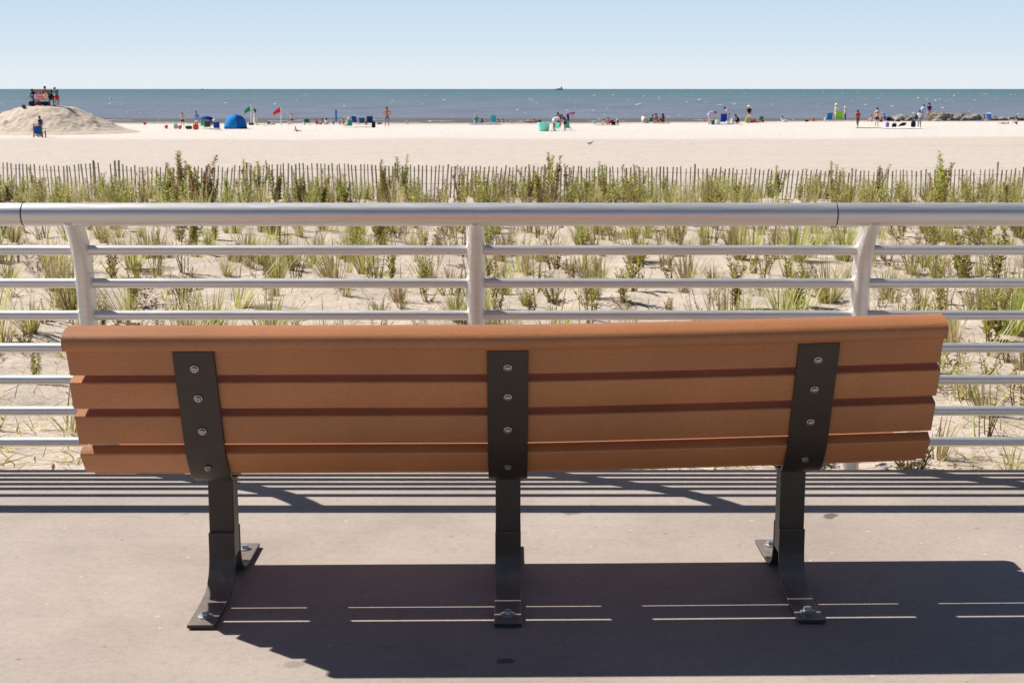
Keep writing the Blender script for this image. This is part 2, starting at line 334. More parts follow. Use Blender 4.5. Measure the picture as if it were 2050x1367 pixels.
# ------------------------------------------------------------------ mesh builder
class MB:
    def __init__(s): s.v = []; s.f = []; s.c = []
    def add(s, vs, fs, col=None):
        o = len(s.v); s.v += [tuple(v) for v in vs]
        s.f += [tuple(i + o for i in f) for f in fs]
        s.c += [col or (1, 1, 1)]*len(vs)
    def box(s, c, size, rot=None):
        x, y, z = size[0]/2, size[1]/2, size[2]/2
        vs = [Vector(p) for p in ((-x,-y,-z),(x,-y,-z),(x,y,-z),(-x,y,-z),(-x,-y,z),(x,-y,z),(x,y,z),(-x,y,z))]
        if rot: vs = [rot @ v for v in vs]
        c = Vector(c)
        s.add([v + c for v in vs], [(0,3,2,1),(4,5,6,7),(0,1,5,4),(1,2,6,5),(2,3,7,6),(3,0,4,7)])
    def tube(s, pts, rad, seg=10, cap=True, ry=None):
        pts = [Vector(p) for p in pts]; n = len(pts)
        if not isinstance(rad, (list, tuple)): rad = [rad]*n
        vs = []; prev = None
        for i, p in enumerate(pts):
            t = (pts[min(i+1, n-1)] - pts[max(i-1, 0)]).normalized()
            if prev is None:
                a = Vector((0, 0, 1)) if abs(t.z) < .9 else Vector((1, 0, 0))
                u = a.cross(t).normalized()
            else:
                u = (prev - t*prev.dot(t)).normalized()
            prev = u; w = t.cross(u)
            for k in range(seg):
                an = 2*PI*k/seg
                vs.append(p + u*math.cos(an)*rad[i] + w*math.sin(an)*(ry if ry else rad[i]))
        fs = [(i*seg+k, i*seg+(k+1) % seg, (i+1)*seg+(k+1) % seg, (i+1)*seg+k) for i in range(n-1) for k in range(seg)]
        if cap:
            fs.append(tuple(reversed(range(seg)))); fs.append(tuple((n-1)*seg + k for k in range(seg)))
        s.add(vs, fs)
    def prism(s, prof, xs, shift=None):
        # prof: list of (y,z) outline; xs: stations along X; shift(x)->(dy,dz)
        n = len(prof); vs = []
        for x in xs:
            dy, dz = shift(x) if shift else (0, 0)
            vs += [(x, y + dy, z + dz) for (y, z) in prof]
        fs = [(i*n+k, (i+1)*n+k, (i+1)*n+(k+1) % n, i*n+(k+1) % n) for i in range(len(xs)-1) for k in range(n)]
        fs.append(tuple(range(n))); fs.append(tuple(reversed([(len(xs)-1)*n + k for k in range(n)])))
        s.add(vs, fs)
    def lathe(s, prof, c=(0, 0, 0), seg=16, sx=1, sy=1, cap=True):
        vs = [(c[0] + r*math.cos(2*PI*k/seg)*sx, c[1] + r*math.sin(2*PI*k/seg)*sy, c[2] + z) for (r, z) in prof for k in range(seg)]
        n = len(prof)
        fs = [(i*seg+k, i*seg+(k+1) % seg, (i+1)*seg+(k+1) % seg, (i+1)*seg+k) for i in range(n-1) for k in range(seg)]
        if cap: fs.append(tuple(reversed(range(seg)))); fs.append(tuple((n-1)*seg + k for k in range(seg)))
        s.add(vs, fs)
    def blob(s, c, size, e=.6, seg=14, ring=9, jit=0, seed=0, bottom=None):
        def p(v, e): return math.copysign(abs(v)**e, v)
        vs = []; fs = []
        for i in range(ring + 1):
            th = -PI/2 + PI*i/ring
            for k in range(seg):
                ph = 2*PI*k/seg
                x = p(math.cos(th), e)*p(math.cos(ph), e); y = p(math.cos(th), e)*p(math.sin(ph), e); z = p(math.sin(th), e)
                if jit:
                    q = 1 + jit*noise.noise((x*1.7 + seed, y*1.7, z*1.7)) + jit*.5*noise.noise((x*4 + seed, y*4, z*4))
                    x *= q; y *= q; z *= q
                zz = z*size[2]/2
                if bottom is not None: zz = max(zz, bottom)
                vs.append((c[0] + x*size[0]/2, c[1] + y*size[1]/2, c[2] + zz))
        for i in range(ring):
            for k in range(seg):
                fs.append((i*seg+k, i*seg+(k+1) % seg, (i+1)*seg+(k+1) % seg, (i+1)*seg+k))
        s.add(vs, fs)
    def mesh(s, name, smooth=True, col=False, angle=35):
        me = bpy.data.meshes.new(name); me.from_pydata(s.v, [], s.f); me.update()
        if col:
            at_ = me.color_attributes.new('Col', 'FLOAT_COLOR', 'POINT')
            arr = np.ones((len(s.v), 4), dtype=np.float32); arr[:, :3] = np.array(s.c, dtype=np.float32)
            at_.data.foreach_set('color', arr.ravel())
        if smooth:
            me.shade_smooth()
            if angle: me.set_sharp_from_angle(angle=R(angle))
        return me
    def build(s, name, m, parent=None, smooth=True, col=False, bevel=0, angle=35):
        return link(name, s.mesh(name, smooth, col, angle), m, parent, bevel)
def link(name, me, m, parent=None, bevel=0):
    o = bpy.data.objects.new(name, me); C.objects.link(o)
    if m is not None:
        if len(me.materials) == 0: me.materials.append(None)
        o.material_slots[0].link = 'OBJECT'; o.material_slots[0].material = m
    if parent is not None: o.parent = parent
    if bevel:
        b = o.modifiers.new('bevel', 'BEVEL'); b.width = bevel; b.segments = 2; b.limit_method = 'ANGLE'; b.angle_limit = R(40)
    return o
def empty(name, loc, rz=0, sc_=1):
    o = bpy.data.objects.new(name, None); C.objects.link(o)
    o.location = loc; o.rotation_euler = (0, 0, rz); o.scale = (sc_,)*3; o.empty_display_size = .2
    return o
def tag(o, label, cat, group=None):
    o['label'] = label; o['category'] = cat
    if group: o['group'] = group
    return o
def kind(o, k): o['kind'] = k; return o

# ------------------------------------------------------------------ setting
def make_sand():
    ys = [5.45]
    while ys[-1] < 300: ys.append(ys[-1]*1.0125)
    nc = 420; vs = []; fs = []
    for y in ys:
        w = 9 + .82*y
        for k in range(nc + 1):
            t = 2*k/nc - 1
            x = w*t
            vs.append((x, y, gz0(x, y)))
    n = nc + 1
    for i in range(len(ys) - 1):
        for k in range(nc): fs.append((i*n+k, i*n+k+1, (i+1)*n+k+1, (i+1)*n+k))
    mb = MB(); mb.add(vs, fs)
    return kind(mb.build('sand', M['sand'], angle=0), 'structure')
make_sand()
def make_mound():
    mb = MB(); vs = []; fs = []; nx, ny = 160, 140
    for j in range(ny + 1):
        for i in range(nx + 1):
            x = MC[0] - 10.5 + 19.5*i/nx; y = MC[1] - 9 + 18*j/ny
            h = mound(x, y)
            a = min(1, h/.5)
            z = gz0(x, y) + h - .06 + .1*min(1, h/.1) * .6
            z += a*(.12*noise.noise((x*1.1, y*1.1, 0)) + .07*noise.noise((x*2.7, y*2.7, 5)) + .06*noise.noise((x*4.5, y*4.5, 5))) * (.35 if h > 1.95 else 1)
            vs.append((x, y, z))
    for j in range(ny):
        for i in range(nx): fs.append((j*(nx+1)+i, j*(nx+1)+i+1, (j+1)*(nx+1)+i+1, (j+1)*(nx+1)+i))
    mb.add(vs, fs)
    return kind(mb.build('sand_mound', M['pile'], angle=0), 'structure')
make_mound()
SEA = -4.5
def make_sea():
    mb = MB(); ys = [205]
    while ys[-1] < 60000: ys.append(ys[-1]*1.035)
    vs = []; fs = []; nc = 60
    for y in ys:
        w = 300 + 1.1*y
        for k in range(nc + 1): vs.append((w*(2*k/nc - 1), y, SEA))
    for i in range(len(ys) - 1):
        for k in range(nc): fs.append((i*(nc+1)+k, i*(nc+1)+k+1, (i+1)*(nc+1)+k+1, (i+1)*(nc+1)+k))
    mb.add(vs, fs)
    return kind(mb.build('sea', M['sea'], angle=0), 'structure')
make_sea()
def make_boardwalk():
    mb = MB(); mb.box((0, -11.23, -.2), (90, 33.55, .4))
    o = mb.build('boardwalk', M['board'], smooth=False)
    kind(o, 'structure')
make_boardwalk()
def make_foam():
    rnd = random.Random(3); mb = MB()
    def cap(x, y, w, h):
        n = max(5, int(w/.35)); n = min(n, 12)
        for i in range(n):
            t = (i + .5)/n - .5
            hh = h*(1 - (2*t)**2*.8)*rnd.uniform(.5, 1.1)
            mb.blob((x + t*w, y + rnd.uniform(-.5, .5), SEA + hh*.25), (w/n*2.6, .8, hh*1.2), 1, 7, 5, jit=.3, seed=rnd.random()*50)
    for i in range(210):
        py = 184 + 62*rnd.random()**1.5
        d = 6.0*F/(py - 178); px = rnd.uniform(-60, 2110)
        if rnd.random() < .25: px = rnd.uniform(1050, 2100)
        s_ = d/F
        big = rnd.random()
        wpx = 1.6 + 4.5*big**4; hpx = .5 + 1.0*big**3
        if py > 228: wpx *= .9; hpx *= .6
        cap((px - 1025)*s_, d, wpx*s_, hpx*s_)
    for (px, py, wpx, hpx) in [(1276, 209, 13, 3.2), (235, 197, 9, 3), (1286, 193, 7, 2.4), (1395, 199, 7, 2.4), (1828, 196, 7, 2.6), (1862, 201, 6, 2.8), (1899, 192, 6, 3.4), (1225, 191, 5, 2), (20, 205, 5, 2), (460, 206, 6, 2), (557, 207, 5, 2), (695, 212, 5, 2), (790, 202, 5, 2), (1410, 204, 10, 1.4), (1437, 209, 12, 1.6), (1465, 208, 6, 2), (325, 224, 4, 2.5)]:
        d = 6.0*F/(py - 178); s_ = d/F
        cap((px - 1025)*s_, d, wpx*s_, hpx*s_)
    # thin wash lines on the shallows
    for i in range(26):
        py = rnd.uniform(238, 246); d = 6.0*F/(py - 178); s_ = d/F; px = rnd.choice([rnd.uniform(180, 800), rnd.uniform(-50, 2100)])
        w = rnd.uniform(20, 90)*s_
        pts = [((px - 1025)*s_ + w*(k/10 - .5), d + .6*noise.noise((k*.7, i, 0)), SEA + .02) for k in range(11)]
        mb.tube(pts, [.02] + [.09*rnd.uniform(.4, 1.3) for _ in range(9)] + [.02], 5)
    o = mb.build('sea_foam', M['foam']); kind(o, 'stuff')
    tag(o, 'white caps and wash lines scattered over the blue sea', 'sea foam')
make_foam()

# ------------------------------------------------------------------ bench
BX = -.012
def bshift(x):
    x = x - BX
    if x < 0: return (.013*x/.87, 0)
    return (.027*x/.87, .0165*(x/.87)**1.35)
bench = empty('bench', (BX, 4.2, 0))
def bp_(mb, name, m, parent, **k):
    off = Vector(bench.location)
    mb.v = [tuple(Vector(v) - off) for v in mb.v]
    return mb.build(name, m, parent, **k)
LX = 1.217
def stations(half): return [BX - half + 2*half*i/40 for i in range(41)]
xs = stations(LX)
def rect(cy, cz, ang, w, t, r=.007):
    # slat section: w along tangent, t thick; ang = tilt of tangent from +Y
    out = []
    for (sx, sy, a0) in ((1, 1, 0), (-1, 1, 90), (-1, -1, 180), (1, -1, 270)):
        for k in range(4):
            a = R(a0 + 30*k)
            out.append((sx*(w/2 - r) + r*math.cos(a), sy*(t/2 - r) + r*math.sin(a)))
    c, s_ = math.cos(ang), math.sin(ang)
    return [(cy + u*c - v*s_, cz + u*s_ + v*c) for (u, v) in out]
# outer (camera side) face line of the straps, from the top down and under the seat
OUT = [(3.872, .792), (3.893, .73), (3.925, .64), (3.955, .555), (3.978, .49), (3.993, .459), (4.015, .425), (4.041, .395), (4.075, .372), (4.12, .360), (4.2, .355), (4.4, .361), (4.55, .372)]
def off_line(pts, d):
    out = []
    for i, p in enumerate(pts):
        a = pts[max(i-1, 0)]; b = pts[min(i+1, len(pts)-1)]
        tx, ty = b[0]-a[0], b[1]-a[1]; l = math.hypot(tx, ty)
        out.append((p[0] - ty/l*d, p[1] + tx/l*d))
    return out
ST = .010
TH = .067
tilt = math.atan2(.792 - .49, 3.872 - 3.978)     # tangent angle going up
ux, uz = math.cos(tilt), math.sin(tilt)          # up the back
nx_, nz_ = uz, -ux                               # toward the seat
base0 = Vector((3.978, 0, .49))
def back_pt(s, n): return (base0.x + ux*s + nx_*n, base0.z + uz*s + nz_*n)
def back_slat(s0, s1, half):
    c = back_pt((s0 + s1)/2, ST + TH/2)
    mb = MB(); mb.prism(rect(c[0], c[1], tilt, s1 - s0, TH), stations(half), bshift)
    return bp_(mb, 'back_slat', M['lumber'], bench, angle=25)
back_slat(.009, .105, 1.229)
back_slat(.128, .216, 1.227)
# top slat with bullnose cap overhanging toward the back
prof = [(.239, ST + .003), (.242, ST), (.328, ST), (.3285, ST - .004), (.331, ST - .018), (.334, ST - .024)]
cx_, cn_ = .347, ST - .002
for k in range(0, 11):           # round nose on the camera side
    a = R(-30 + k*12)
    prof.append((cx_ + .028*math.sin(a), cn_ - .028*math.cos(a)))
prof += [(.3775, ST + .012), (.375, ST + .03), (.367, ST + TH - .008), (.359, ST + TH), (.242, ST + TH), (.239, ST + TH - .003)]
mb = MB(); mb.prism([back_pt(s, n) for (s, n) in prof], stations(1.2205), bshift); bp_(mb, 'back_slat', M['lumber'], bench, angle=35)
# lowest back slat, tipped further toward the seat
mb = MB(); c4 = (4.036, .448)
mb.prism(rect(c4[0], c4[1], R(128), .088, .040), stations(1.232), bshift); bp_(mb, 'back_slat', M['lumber'], bench, angle=25)
# seat slats
for (cy, cz, an) in ((4.124, .399, -14), (4.226, .389, -3), (4.3245, .391, 5), (4.4205, .399, 5), (4.5165, .405, 0)):
    mb = MB(); mb.prism(rect(cy, cz, R(an), .090, .038, .006 if cy < 4.5 else .012), xs, bshift); bp_(mb, 'seat_slat', M['lumber'], bench, angle=25)

def spline(pts, n=40):
    P = [pts[0]] + list(pts) + [pts[-1]]; out = []
    segs = len(pts) - 1; per = max(2, n//segs)
    for i in range(segs):
        p0, p1, p2, p3 = [Vector(q) for q in P[i:i+4]]
        for k in range(per):
            t = k/per
            out.append(tuple(.5*((2*p1) + (p2-p0)*t + (2*p0-5*p1+4*p2-p3)*t*t + (3*p1-p0-3*p2+p3)*t**3)))
    out.append(tuple(pts[-1])); return out
def strip(x0, x1, line, th, sh, off=0):
    o1 = off_line(line, off) if off else list(line); o2 = off_line(line, off + th)
    prof = o1 + o2[::-1]
    mb = MB(); n = len(line)
    vs = [(x, y + sh[0], z + sh[1]) for x in (x0, x1) for (y, z) in prof]
    m_ = len(prof); fs = []
    for i in range(n - 1):
        a, b, c, d = i, i+1, m_-2-i, m_-1-i
        fs.append((a, b, c, d)); fs.append((m_+d, m_+c, m_+b, m_+a))
    for k in range(m_): fs.append((k, m_+k, m_+(k+1) % m_, (k+1) % m_))
    mb.add(vs, fs); return mb
outline = spline(OUT, 66)
SUP = [BX - .8695, BX, BX + .8695]
def hexbolt(name, p, nrm, rw, rh, hh, parent, m, socket=False):
    mb = MB()
    if socket:
        mb.lathe([(rw, 0), (rw, .002), (rw*.92, .004), (rw*.80, .0045), (rw*.74, .002), (rw*.66, .002), (rw*.60, .0075), (rw*.52, .009), (rw*.34, .0095), (rw*.30, .004), (.0005, .004)], seg=20, cap=True)
    else:
        mb.lathe([(rw, 0), (rw, .003), (rw*.95, .0035), (rh*1.2, .004)], seg=24)
        mb.lathe([(rh, .003), (rh, hh - .002), (rh*.9, hh)], seg=6)
    q = Vector((0, 0, 1)).rotation_difference(Vector(nrm).normalized())
    mb.v = [tuple(q @ Vector(v) + Vector(p)) for v in mb.v]
    return bp_(mb, name, m, parent, angle=30)
FY = 4.205
for si, sx in enumerate(SUP):
    sh = bshift(sx)
    st = strip(sx - .0575, sx + .0575, outline, ST, sh)
    so = bp_(st, 'support_strap', M['bronze'], bench, bevel=.0015, angle=30)
    for s_ in (.268, .172, .062):
        y, z = back_pt(s_ + .0, -.0005)
        hexbolt('bolt', (sx, y + sh[0], z + sh[1]), (0, -nx_, -nz_), .0125, .007, .008, so, M['bolt'], True)
    hexbolt('bolt', (sx, 4.0145 + sh[0] - .001, .4255 + sh[1] - .001), (0, -.79, -.61), .011, .007, .008, so, M['bolt'], True)
    gy = (.0 if si == 0 else .0)
    # leg: rectangular tube with a capping flange under the seat
    mb = MB()
    mb.box((sx, FY + sh[0], .2275 + sh[1]/2), (.076, .076, .255 + sh[1]))
    lg = bp_(mb, 'leg', M['bronze'], bench, bevel=.004)
    mb = MB(); mb.box((sx, FY + sh[0] + .02, .3475 + sh[1]), (.098, .13, .006))
    bp_(mb, 'leg_flange', M['bronze'], lg, bevel=.002)
    for q in (-1, 1):
        ln = [(FY + q*.0385, .182), (FY + q*.0385, .13), (FY + q*.042, .095), (FY + q*.055, .06), (FY + q*.082, .032), (FY + q*.125, .013), (FY + q*.18, .006), (FY + q*.23, .004), (FY + q*.369, .004)]
        ln = spline(ln, 64)
        w = .039
        fb = strip(sx - w, sx + w, ln, .011, (sh[0], 0))
        if q < 0:
            fb = strip(sx - w, sx + w, ln, -.011, (sh[0], 0))
        fo = bp_(fb, 'foot', M['bronze'], bench, bevel=.0015, angle=30)
        hexbolt('anchor_bolt', (sx, FY + q*.305 + sh[0], .0155), (0, 0, 1), .021, .0125, .014, fo, M['zinc'])
for o in C.objects:
    if o.name.startswith('foot'):
        bm = bmesh.new(); bm.from_mesh(o.data); bmesh.ops.recalc_face_normals(bm, faces=bm.faces); bm.to_mesh(o.data); bm.free()
tag(bench, 'brown slatted bench with dark metal straps, seen from behind, standing on the boardwalk', 'bench')

# ------------------------------------------------------------------ railing
rail = empty('railing', (0, 5.5, 0))
def rp(mb, name, m, parent=rail, **k):
    mb.v = [(v[0], v[1] - 5.5, v[2]) for v in mb.v]
    return mb.build(name, m, parent, **k)
PD = [(5.648, -.45), (5.636, -.12), (5.625, .1), (5.61, .3), (5.597, .5), (5.586, .65), (5.573, .77), (5.548, .87), (5.50, .95), (5.445, 1.015), (5.42, 1.036)]
pline = spline(PD, 48)
def dline(z):
    return float(np.interp(z, [p[1] for p in pline], [p[0] for p in pline]))
XE = 16.8
TRY, TRZ = 5.425, 1.036
seams = [-1.860 + 3.094*k for k in range(-4, 6)]
edges = [-XE] + [s for s in seams if -XE < s < XE] + [XE]
for a, b in zip(edges[:-1], edges[1:]):
    mb = MB(); n = 8
    mb.tube([(a + .0025 + (b - a - .005)*i/n, TRY, TRZ) for i in range(n+1)], .0445, 40)
    rp(mb, 'top_rail', M['alu'])
for s_ in edges[1:-1]:
    mb = MB(); mb.tube([(s_ - .004, TRY, TRZ), (s_ + .004, TRY, TRZ)], .0425, 40); rp(mb, 'rail_joint', M['seam'])
posts = [-.142 + (1.545 if k < 0 else 1.52)*k for k in range(-10, 11)]
for k, x in enumerate(posts):
    mb = MB()
    # leaf-shaped section: wide flat faces meeting at a soft ridge front and back
    sec = []
    for i in range(28):
        a = 2*PI*i/28
        sec.append((.036*math.copysign(abs(math.cos(a))**.85, math.cos(a)), .046*math.copysign(abs(math.sin(a))**1.05, math.sin(a))))
    vs = []; fs = []; n = len(pline)
    for i, (y, z) in enumerate(pline):
        a = pline[max(i-1, 0)]; b = pline[min(i+1, n-1)]
        ty, tz = b[0]-a[0], b[1]-a[1]; l = math.hypot(ty, tz); ty /= l; tz /= l
        for (u, w) in sec: vs.append((x + u, y + w*tz, z - w*ty))
    m_ = len(sec)
    for i in range(n - 1):
        for j in range(m_): fs.append((i*m_+j, i*m_+(j+1) % m_, (i+1)*m_+(j+1) % m_, (i+1)*m_+j))
    fs.append(tuple((n-1)*m_ + j for j in range(m_)))
    mb.add(vs, fs)
    rp(mb, 'post', M['alu'], angle=60)
    mb = MB(); yw = dline(.792); ring = [(x + u*1.0, yw + w, .792 - w*.12) for (u, w) in sec]
    mb.tube(ring + ring[:1], .0016, 5, cap=False); rp(mb, 'weld_bead', M['weld'])
RY = [501, 567, 631, 696, 760, 822, 884]
for py in RY:
    z = .9
    for _ in range(12):
        r_ = ray(1025, py); z = H + r_.z*dline(z)
    mb = MB(); y = dline(z); n = 20
    mb.tube([(-XE + 2*XE*i/n, y, z) for i in range(n+1)], .0195, 24)
    rp(mb, 'rail', M['alu'])
tag(rail, 'silver metal railing with round handrail and seven thin rails along the boardwalk edge', 'railing')

# ------------------------------------------------------------------ sand fence
FYD = 33.2
def ftop(px): return float(np.interp(px, [-400, 0, 60, 130, 200, 235, 320, 600, 800, 1000, 1250, 1500, 1700, 1900, 2050, 2500], [328, 326, 329, 333, 325, 330, 336, 328, 331, 334, 334, 338, 342, 341, 339, 340]))
def fz(px): return H + ray(px, ftop(px)).z*FYD
def make_fence(px0, px1, postpx, label):
    root = empty('sand_fence', ((px0 + px1)/2 - 1025, 0, 0)); root.location = (ray((px0+px1)/2, 330).x*FYD, FYD, -1)
    off = Vector(root.location); rnd = random.Random(px0)
    mb = MB(); px = px0
    while px < px1:
        x = ray(px, 330).x*FYD; zt = fz(px) + rnd.gauss(0, .018)
        ln = rnd.gauss(.03, .025) - .06*math.sin(px*.011)
        zb = zt - 1.05
        rot = Matrix.Rotation(ln, 3, 'Y') @ Matrix.Rotation(rnd.gauss(0, .25), 3, 'Z')
        mb.box(Vector((x, FYD + rnd.gauss(0, .012), (zt + zb)/2)) - off, (rnd.uniform(.025, .037), .009, zt - zb), rot)
        px += rnd.gauss(8.3, .7)
    mb.build('slat_panel', M['slat'], root, smooth=False)
    mb = MB()
    for dz in (.12, .42, .72):
        for ph in (0, PI):
            pts = [Vector((ray(p, 330).x*FYD, FYD + .008*math.cos(p*.38 + ph), fz(p) - dz)) - off for p in range(int(px0), int(px1), 8)]
            mb.tube(pts, .0028, 4)
    mb.build('wire', M['wire'], root)
    for p, hh in postpx:
        mb = MB(); x = ray(p, 330).x*FYD
        mb.tube([Vector((x, FYD + .05, fz(p) + hh - 1.3)) - off, Vector((x + .01, FYD + .05, fz(p) + hh)) - off], .024, 9)
        mb.build('post', M['slat'], root)
    return tag(root, label, 'fence')
make_fence(-520, 205, [(-300, .05), (185, .06)], 'weathered wooden slat fence left of the gap, behind the dune plants')
make_fence(222, 2560, [(228, .08), (236, .1), (492, .06), (790, .05), (1090, .05), (1391, .09), (1706, .05), (1887, .12), (1998, .18), (2300, .1)], 'long weathered wooden slat fence between the dune plants and open beach')

# ------------------------------------------------------------------ plants
def strip_blade(mb, p0, dirv, length, width, bend, c0, c1, seg=4, wd=None):
    # tapered curved blade
    d = Vector(dirv).normalized()
    side = d.cross(Vector((0, 0, 1)))
    if side.length < .05: side = Vector((random.uniform(-1, 1), random.uniform(-1, 1), 0))
    side.normalize()
    if wd is not None: side = Vector(wd).normalized()
    p = Vector(p0); vs = []; cs = []
    for i in range(seg + 1):
        t = i/seg; w = width*(1 - t)**.7*.5 + .0004
        vs += [p - side*w, p + side*w]; c = [c0[k]*(1-t) + c1[k]*t for k in range(3)]; cs += [c, c]
        d = (d + Vector(bend)/seg).normalized(); p = p + d*length/seg
    o = len(mb.v); mb.v += [tuple(v) for v in vs]; mb.c += cs
    mb.f += [(o+2*i, o+2*i+1, o+2*i+3, o+2*i+2) for i in range(seg)]
GREEN = [(.27, .285, .05), (.36, .35, .085), (.21, .245, .045), (.47, .43, .15)]
TAN = [(.46, .38, .21), (.54, .45, .27), (.40, .30, .15)]
BROWN = [(.22, .13, .07), (.27, .17, .09), (.17, .10, .06)]
OLIVE = [(.28, .285, .045), (.37, .335, .06), (.20, .24, .04), (.44, .36, .08)]
def jit(c, r, a=.2): k = 1 + r.uniform(-a, a); return tuple(x*k for x in c)
def grass_mesh(seed, dry=.25, n=55, h=.42, spread=.5):
    r = random.Random(seed); mb = MB(); lean = Vector((r.uniform(-.15, .35), r.uniform(-.25, .1), 0))
    for i in range(n):
        a = r.uniform(0, 2*PI); rad = .05*math.sqrt(r.random())
        p = Vector((math.cos(a)*rad, math.sin(a)*rad, -.03))
        sp = spread*r.random()
        d = Vector((math.cos(a)*sp, math.sin(a)*sp, 1)) + lean*.5
        isd = r.random() < dry
        c0 = jit(r.choice(TAN), r); c1 = jit(r.choice(TAN if isd else GREEN), r)
        if not isd and r.random() < .75: c0 = jit(r.choice(GREEN), r)
        strip_blade(mb, p, d, h*r.uniform(.45, 1.05)*(1 if r.random() < .85 else 1.2), r.uniform(.008, .014), (math.cos(a)*r.uniform(.1, 1.1)*sp*1.5 + lean.x, math.sin(a)*r.uniform(.1, 1.0)*sp*1.5 + lean.y, -.25*r.random()), c0, c1, 5)
    return mb
def leafy_mesh(seed, stems=5, h=.5, dens=46, leafl=.055, pal=OLIVE, brown=.25, spread=.22, stem_only=False):
    r = random.Random(seed); st = MB(); lf = MB()
    for i in range(stems):
        a = r.uniform(0, 2*PI); sp = spread*r.random()
        base = Vector((math.cos(a)*.05*r.random(), math.sin(a)*.05*r.random(), -.03))
        d = Vector((math.cos(a)*sp, math.sin(a)*sp, 1)).normalized(); ln = h*r.uniform(.55, 1.08)
        bend = Vector((r.uniform(-.25, .35), r.uniform(-.2, .2), 0))
        p = base.copy(); pts = [p.copy()]; ns = 10
        for k in range(ns):
            d = (d + bend/ns + Vector((r.gauss(0, .04), r.gauss(0, .04), 0))).normalized(); p = p + d*ln/ns; pts.append(p.copy())
        c0 = jit(r.choice(BROWN), r); o = len(st.v)
        st.tube(pts, [.0045*(1 - .75*k/ns) for k in range(ns + 1)], 5)
        for q in range(o, len(st.v)): st.c[q] = c0
        dry = r.random() < brown
        for k in range(dens):
            t = .1 + .92*(k + r.random())/dens; t = min(t, .999); i0 = int(t*ns); fr = t*ns - i0
            q = pts[i0].lerp(pts[i0+1], fr); an = k*2.4 + r.uniform(-.4, .4)
            dv = Vector((math.cos(an), math.sin(an), r.uniform(.35, 1.1)))
            if dry or (t < .45 and r.random() < .5): c = jit(r.choice(BROWN + TAN[2:] + [(.30, .17, .04)]), r, .3); l_ = leafl*r.uniform(.3, .75)
            else: c = jit(r.choice(pal), r, .3); l_ = leafl*r.uniform(.6, 1.2)*(1.1 - .55*t)
            w = l_*r.uniform(.2, .32)
            side = Vector((-math.sin(an), math.cos(an), r.uniform(-.4, .4))).normalized(); dv.normalize()
            m1 = q + dv*l_*.45 + Vector((0, 0, -.002)); e = q + dv*l_ + Vector((0, 0, -.12*l_))
            lf.add([q, m1 - side*w, e, m1 + side*w], [(0, 1, 2, 3)], c)
    return st, lf
def weed_mesh(seed, h=.4, leafs=True):
    r = random.Random(seed); st = MB(); lf = MB()
    def br(p, d, ln, rad, lev):
        pts = [p.copy()]; n = 5
        for k in range(n):
            d = (d + Vector((r.gauss(0, .13), r.gauss(0, .13), r.gauss(.02, .06)))).normalized(); p = p + d*ln/n; pts.append(p.copy())
        o = len(st.v); st.tube(pts, [rad*(1 - .6*k/n) for k in range(n+1)], 4); c = jit(r.choice(BROWN), r, .3)
        for q in range(o, len(st.v)): st.c[q] = c
        if lev > 0:
            for k in range(2, n + 1):
                for _ in range(1 + (r.random() < .5)):
                    a = r.uniform(0, 2*PI); dd = (d*.7 + Vector((math.cos(a)*.7, math.sin(a)*.7, .25))).normalized()
                    br(pts[k], dd, ln*r.uniform(.4, .65), rad*.55, lev - 1)
        elif leafs:
            for k in range(2, n + 1):
                for _ in range(2):
                    a = r.uniform(0, 2*PI); dv = Vector((math.cos(a), math.sin(a), r.uniform(-.2, .8))).normalized(); l_ = r.uniform(.01, .03)
                    sd = dv.cross(Vector((0, 0, 1))).normalized()
                    c = jit(r.choice(BROWN + [(.28, .15, .03), (.20, .16, .03)]), r, .35)
                    q = pts[k]; lf.add([q, q + dv*l_*.5 - sd*l_*.3, q + dv*l_, q + dv*l_*.5 + sd*l_*.3], [(0, 1, 2, 3)], c)
    for i in range(r.choice([1, 2, 2, 3])):
        a = r.uniform(0, 2*PI)
        br(Vector((0, 0, -.03)), Vector((math.cos(a)*.3, math.sin(a)*.3, 1)).normalized(), h*r.uniform(.5, .75), .0028, 2)
    return st, lf
GR = [('green', grass_mesh(10+i, .2, 80, .42, .6).mesh('grass_tuft', False, True)) for i in range(5)] + \
     [('straw coloured', grass_mesh(30+i, .7, 50, .36, .55).mesh('grass_tuft', False, True)) for i in range(4)] + \
     [('sparse green', grass_mesh(50+i, .35, 28, .44, .45).mesh('grass_tuft', False, True)) for i in range(4)]
def two(pair, a, b): return (pair[0].mesh(a, True, True, 0), pair[1].mesh(b, False, True))
LF = [('leafy green', two(leafy_mesh(70+i, 5, .48, 46, .075, OLIVE + GREEN[:2], .12), 'stem', 'foliage')) for i in range(5)] + \
     [('wispy green', two(leafy_mesh(90+i, 7, .46, 30, .038, GREEN, .1, .3), 'stem', 'foliage')) for i in range(4)] + \
     [('yellowing', two(leafy_mesh(110+i, 5, .36, 40, .055, [(.30, .22, .03), (.24, .2, .035), (.33, .19, .02)], .3, .4), 'stem', 'foliage')) for i in range(3)]
DW = [('dry brown', two(weed_mesh(130+i, .42), 'stem', 'foliage')) for i in range(6)]
TALL = [('tall', two(leafy_mesh(150+i, 5, 1.0, 95, .135, OLIVE + GREEN, .4, .22), 'stem', 'foliage')) for i in range(7)]
def hidden(px, pt, pb):
    # wholly behind the bench back
    return pt > 665 and pb < 935 and 150 < px < 1850
COLS = [(-1e9, 155, 'left of left post'), (155, 555, 'right of left post'), (555, 955, 'left of middle post'), (955, 1345, 'right of middle post'), (1345, 1735, 'left of right post'), (1735, 1e9, 'right of right post')]
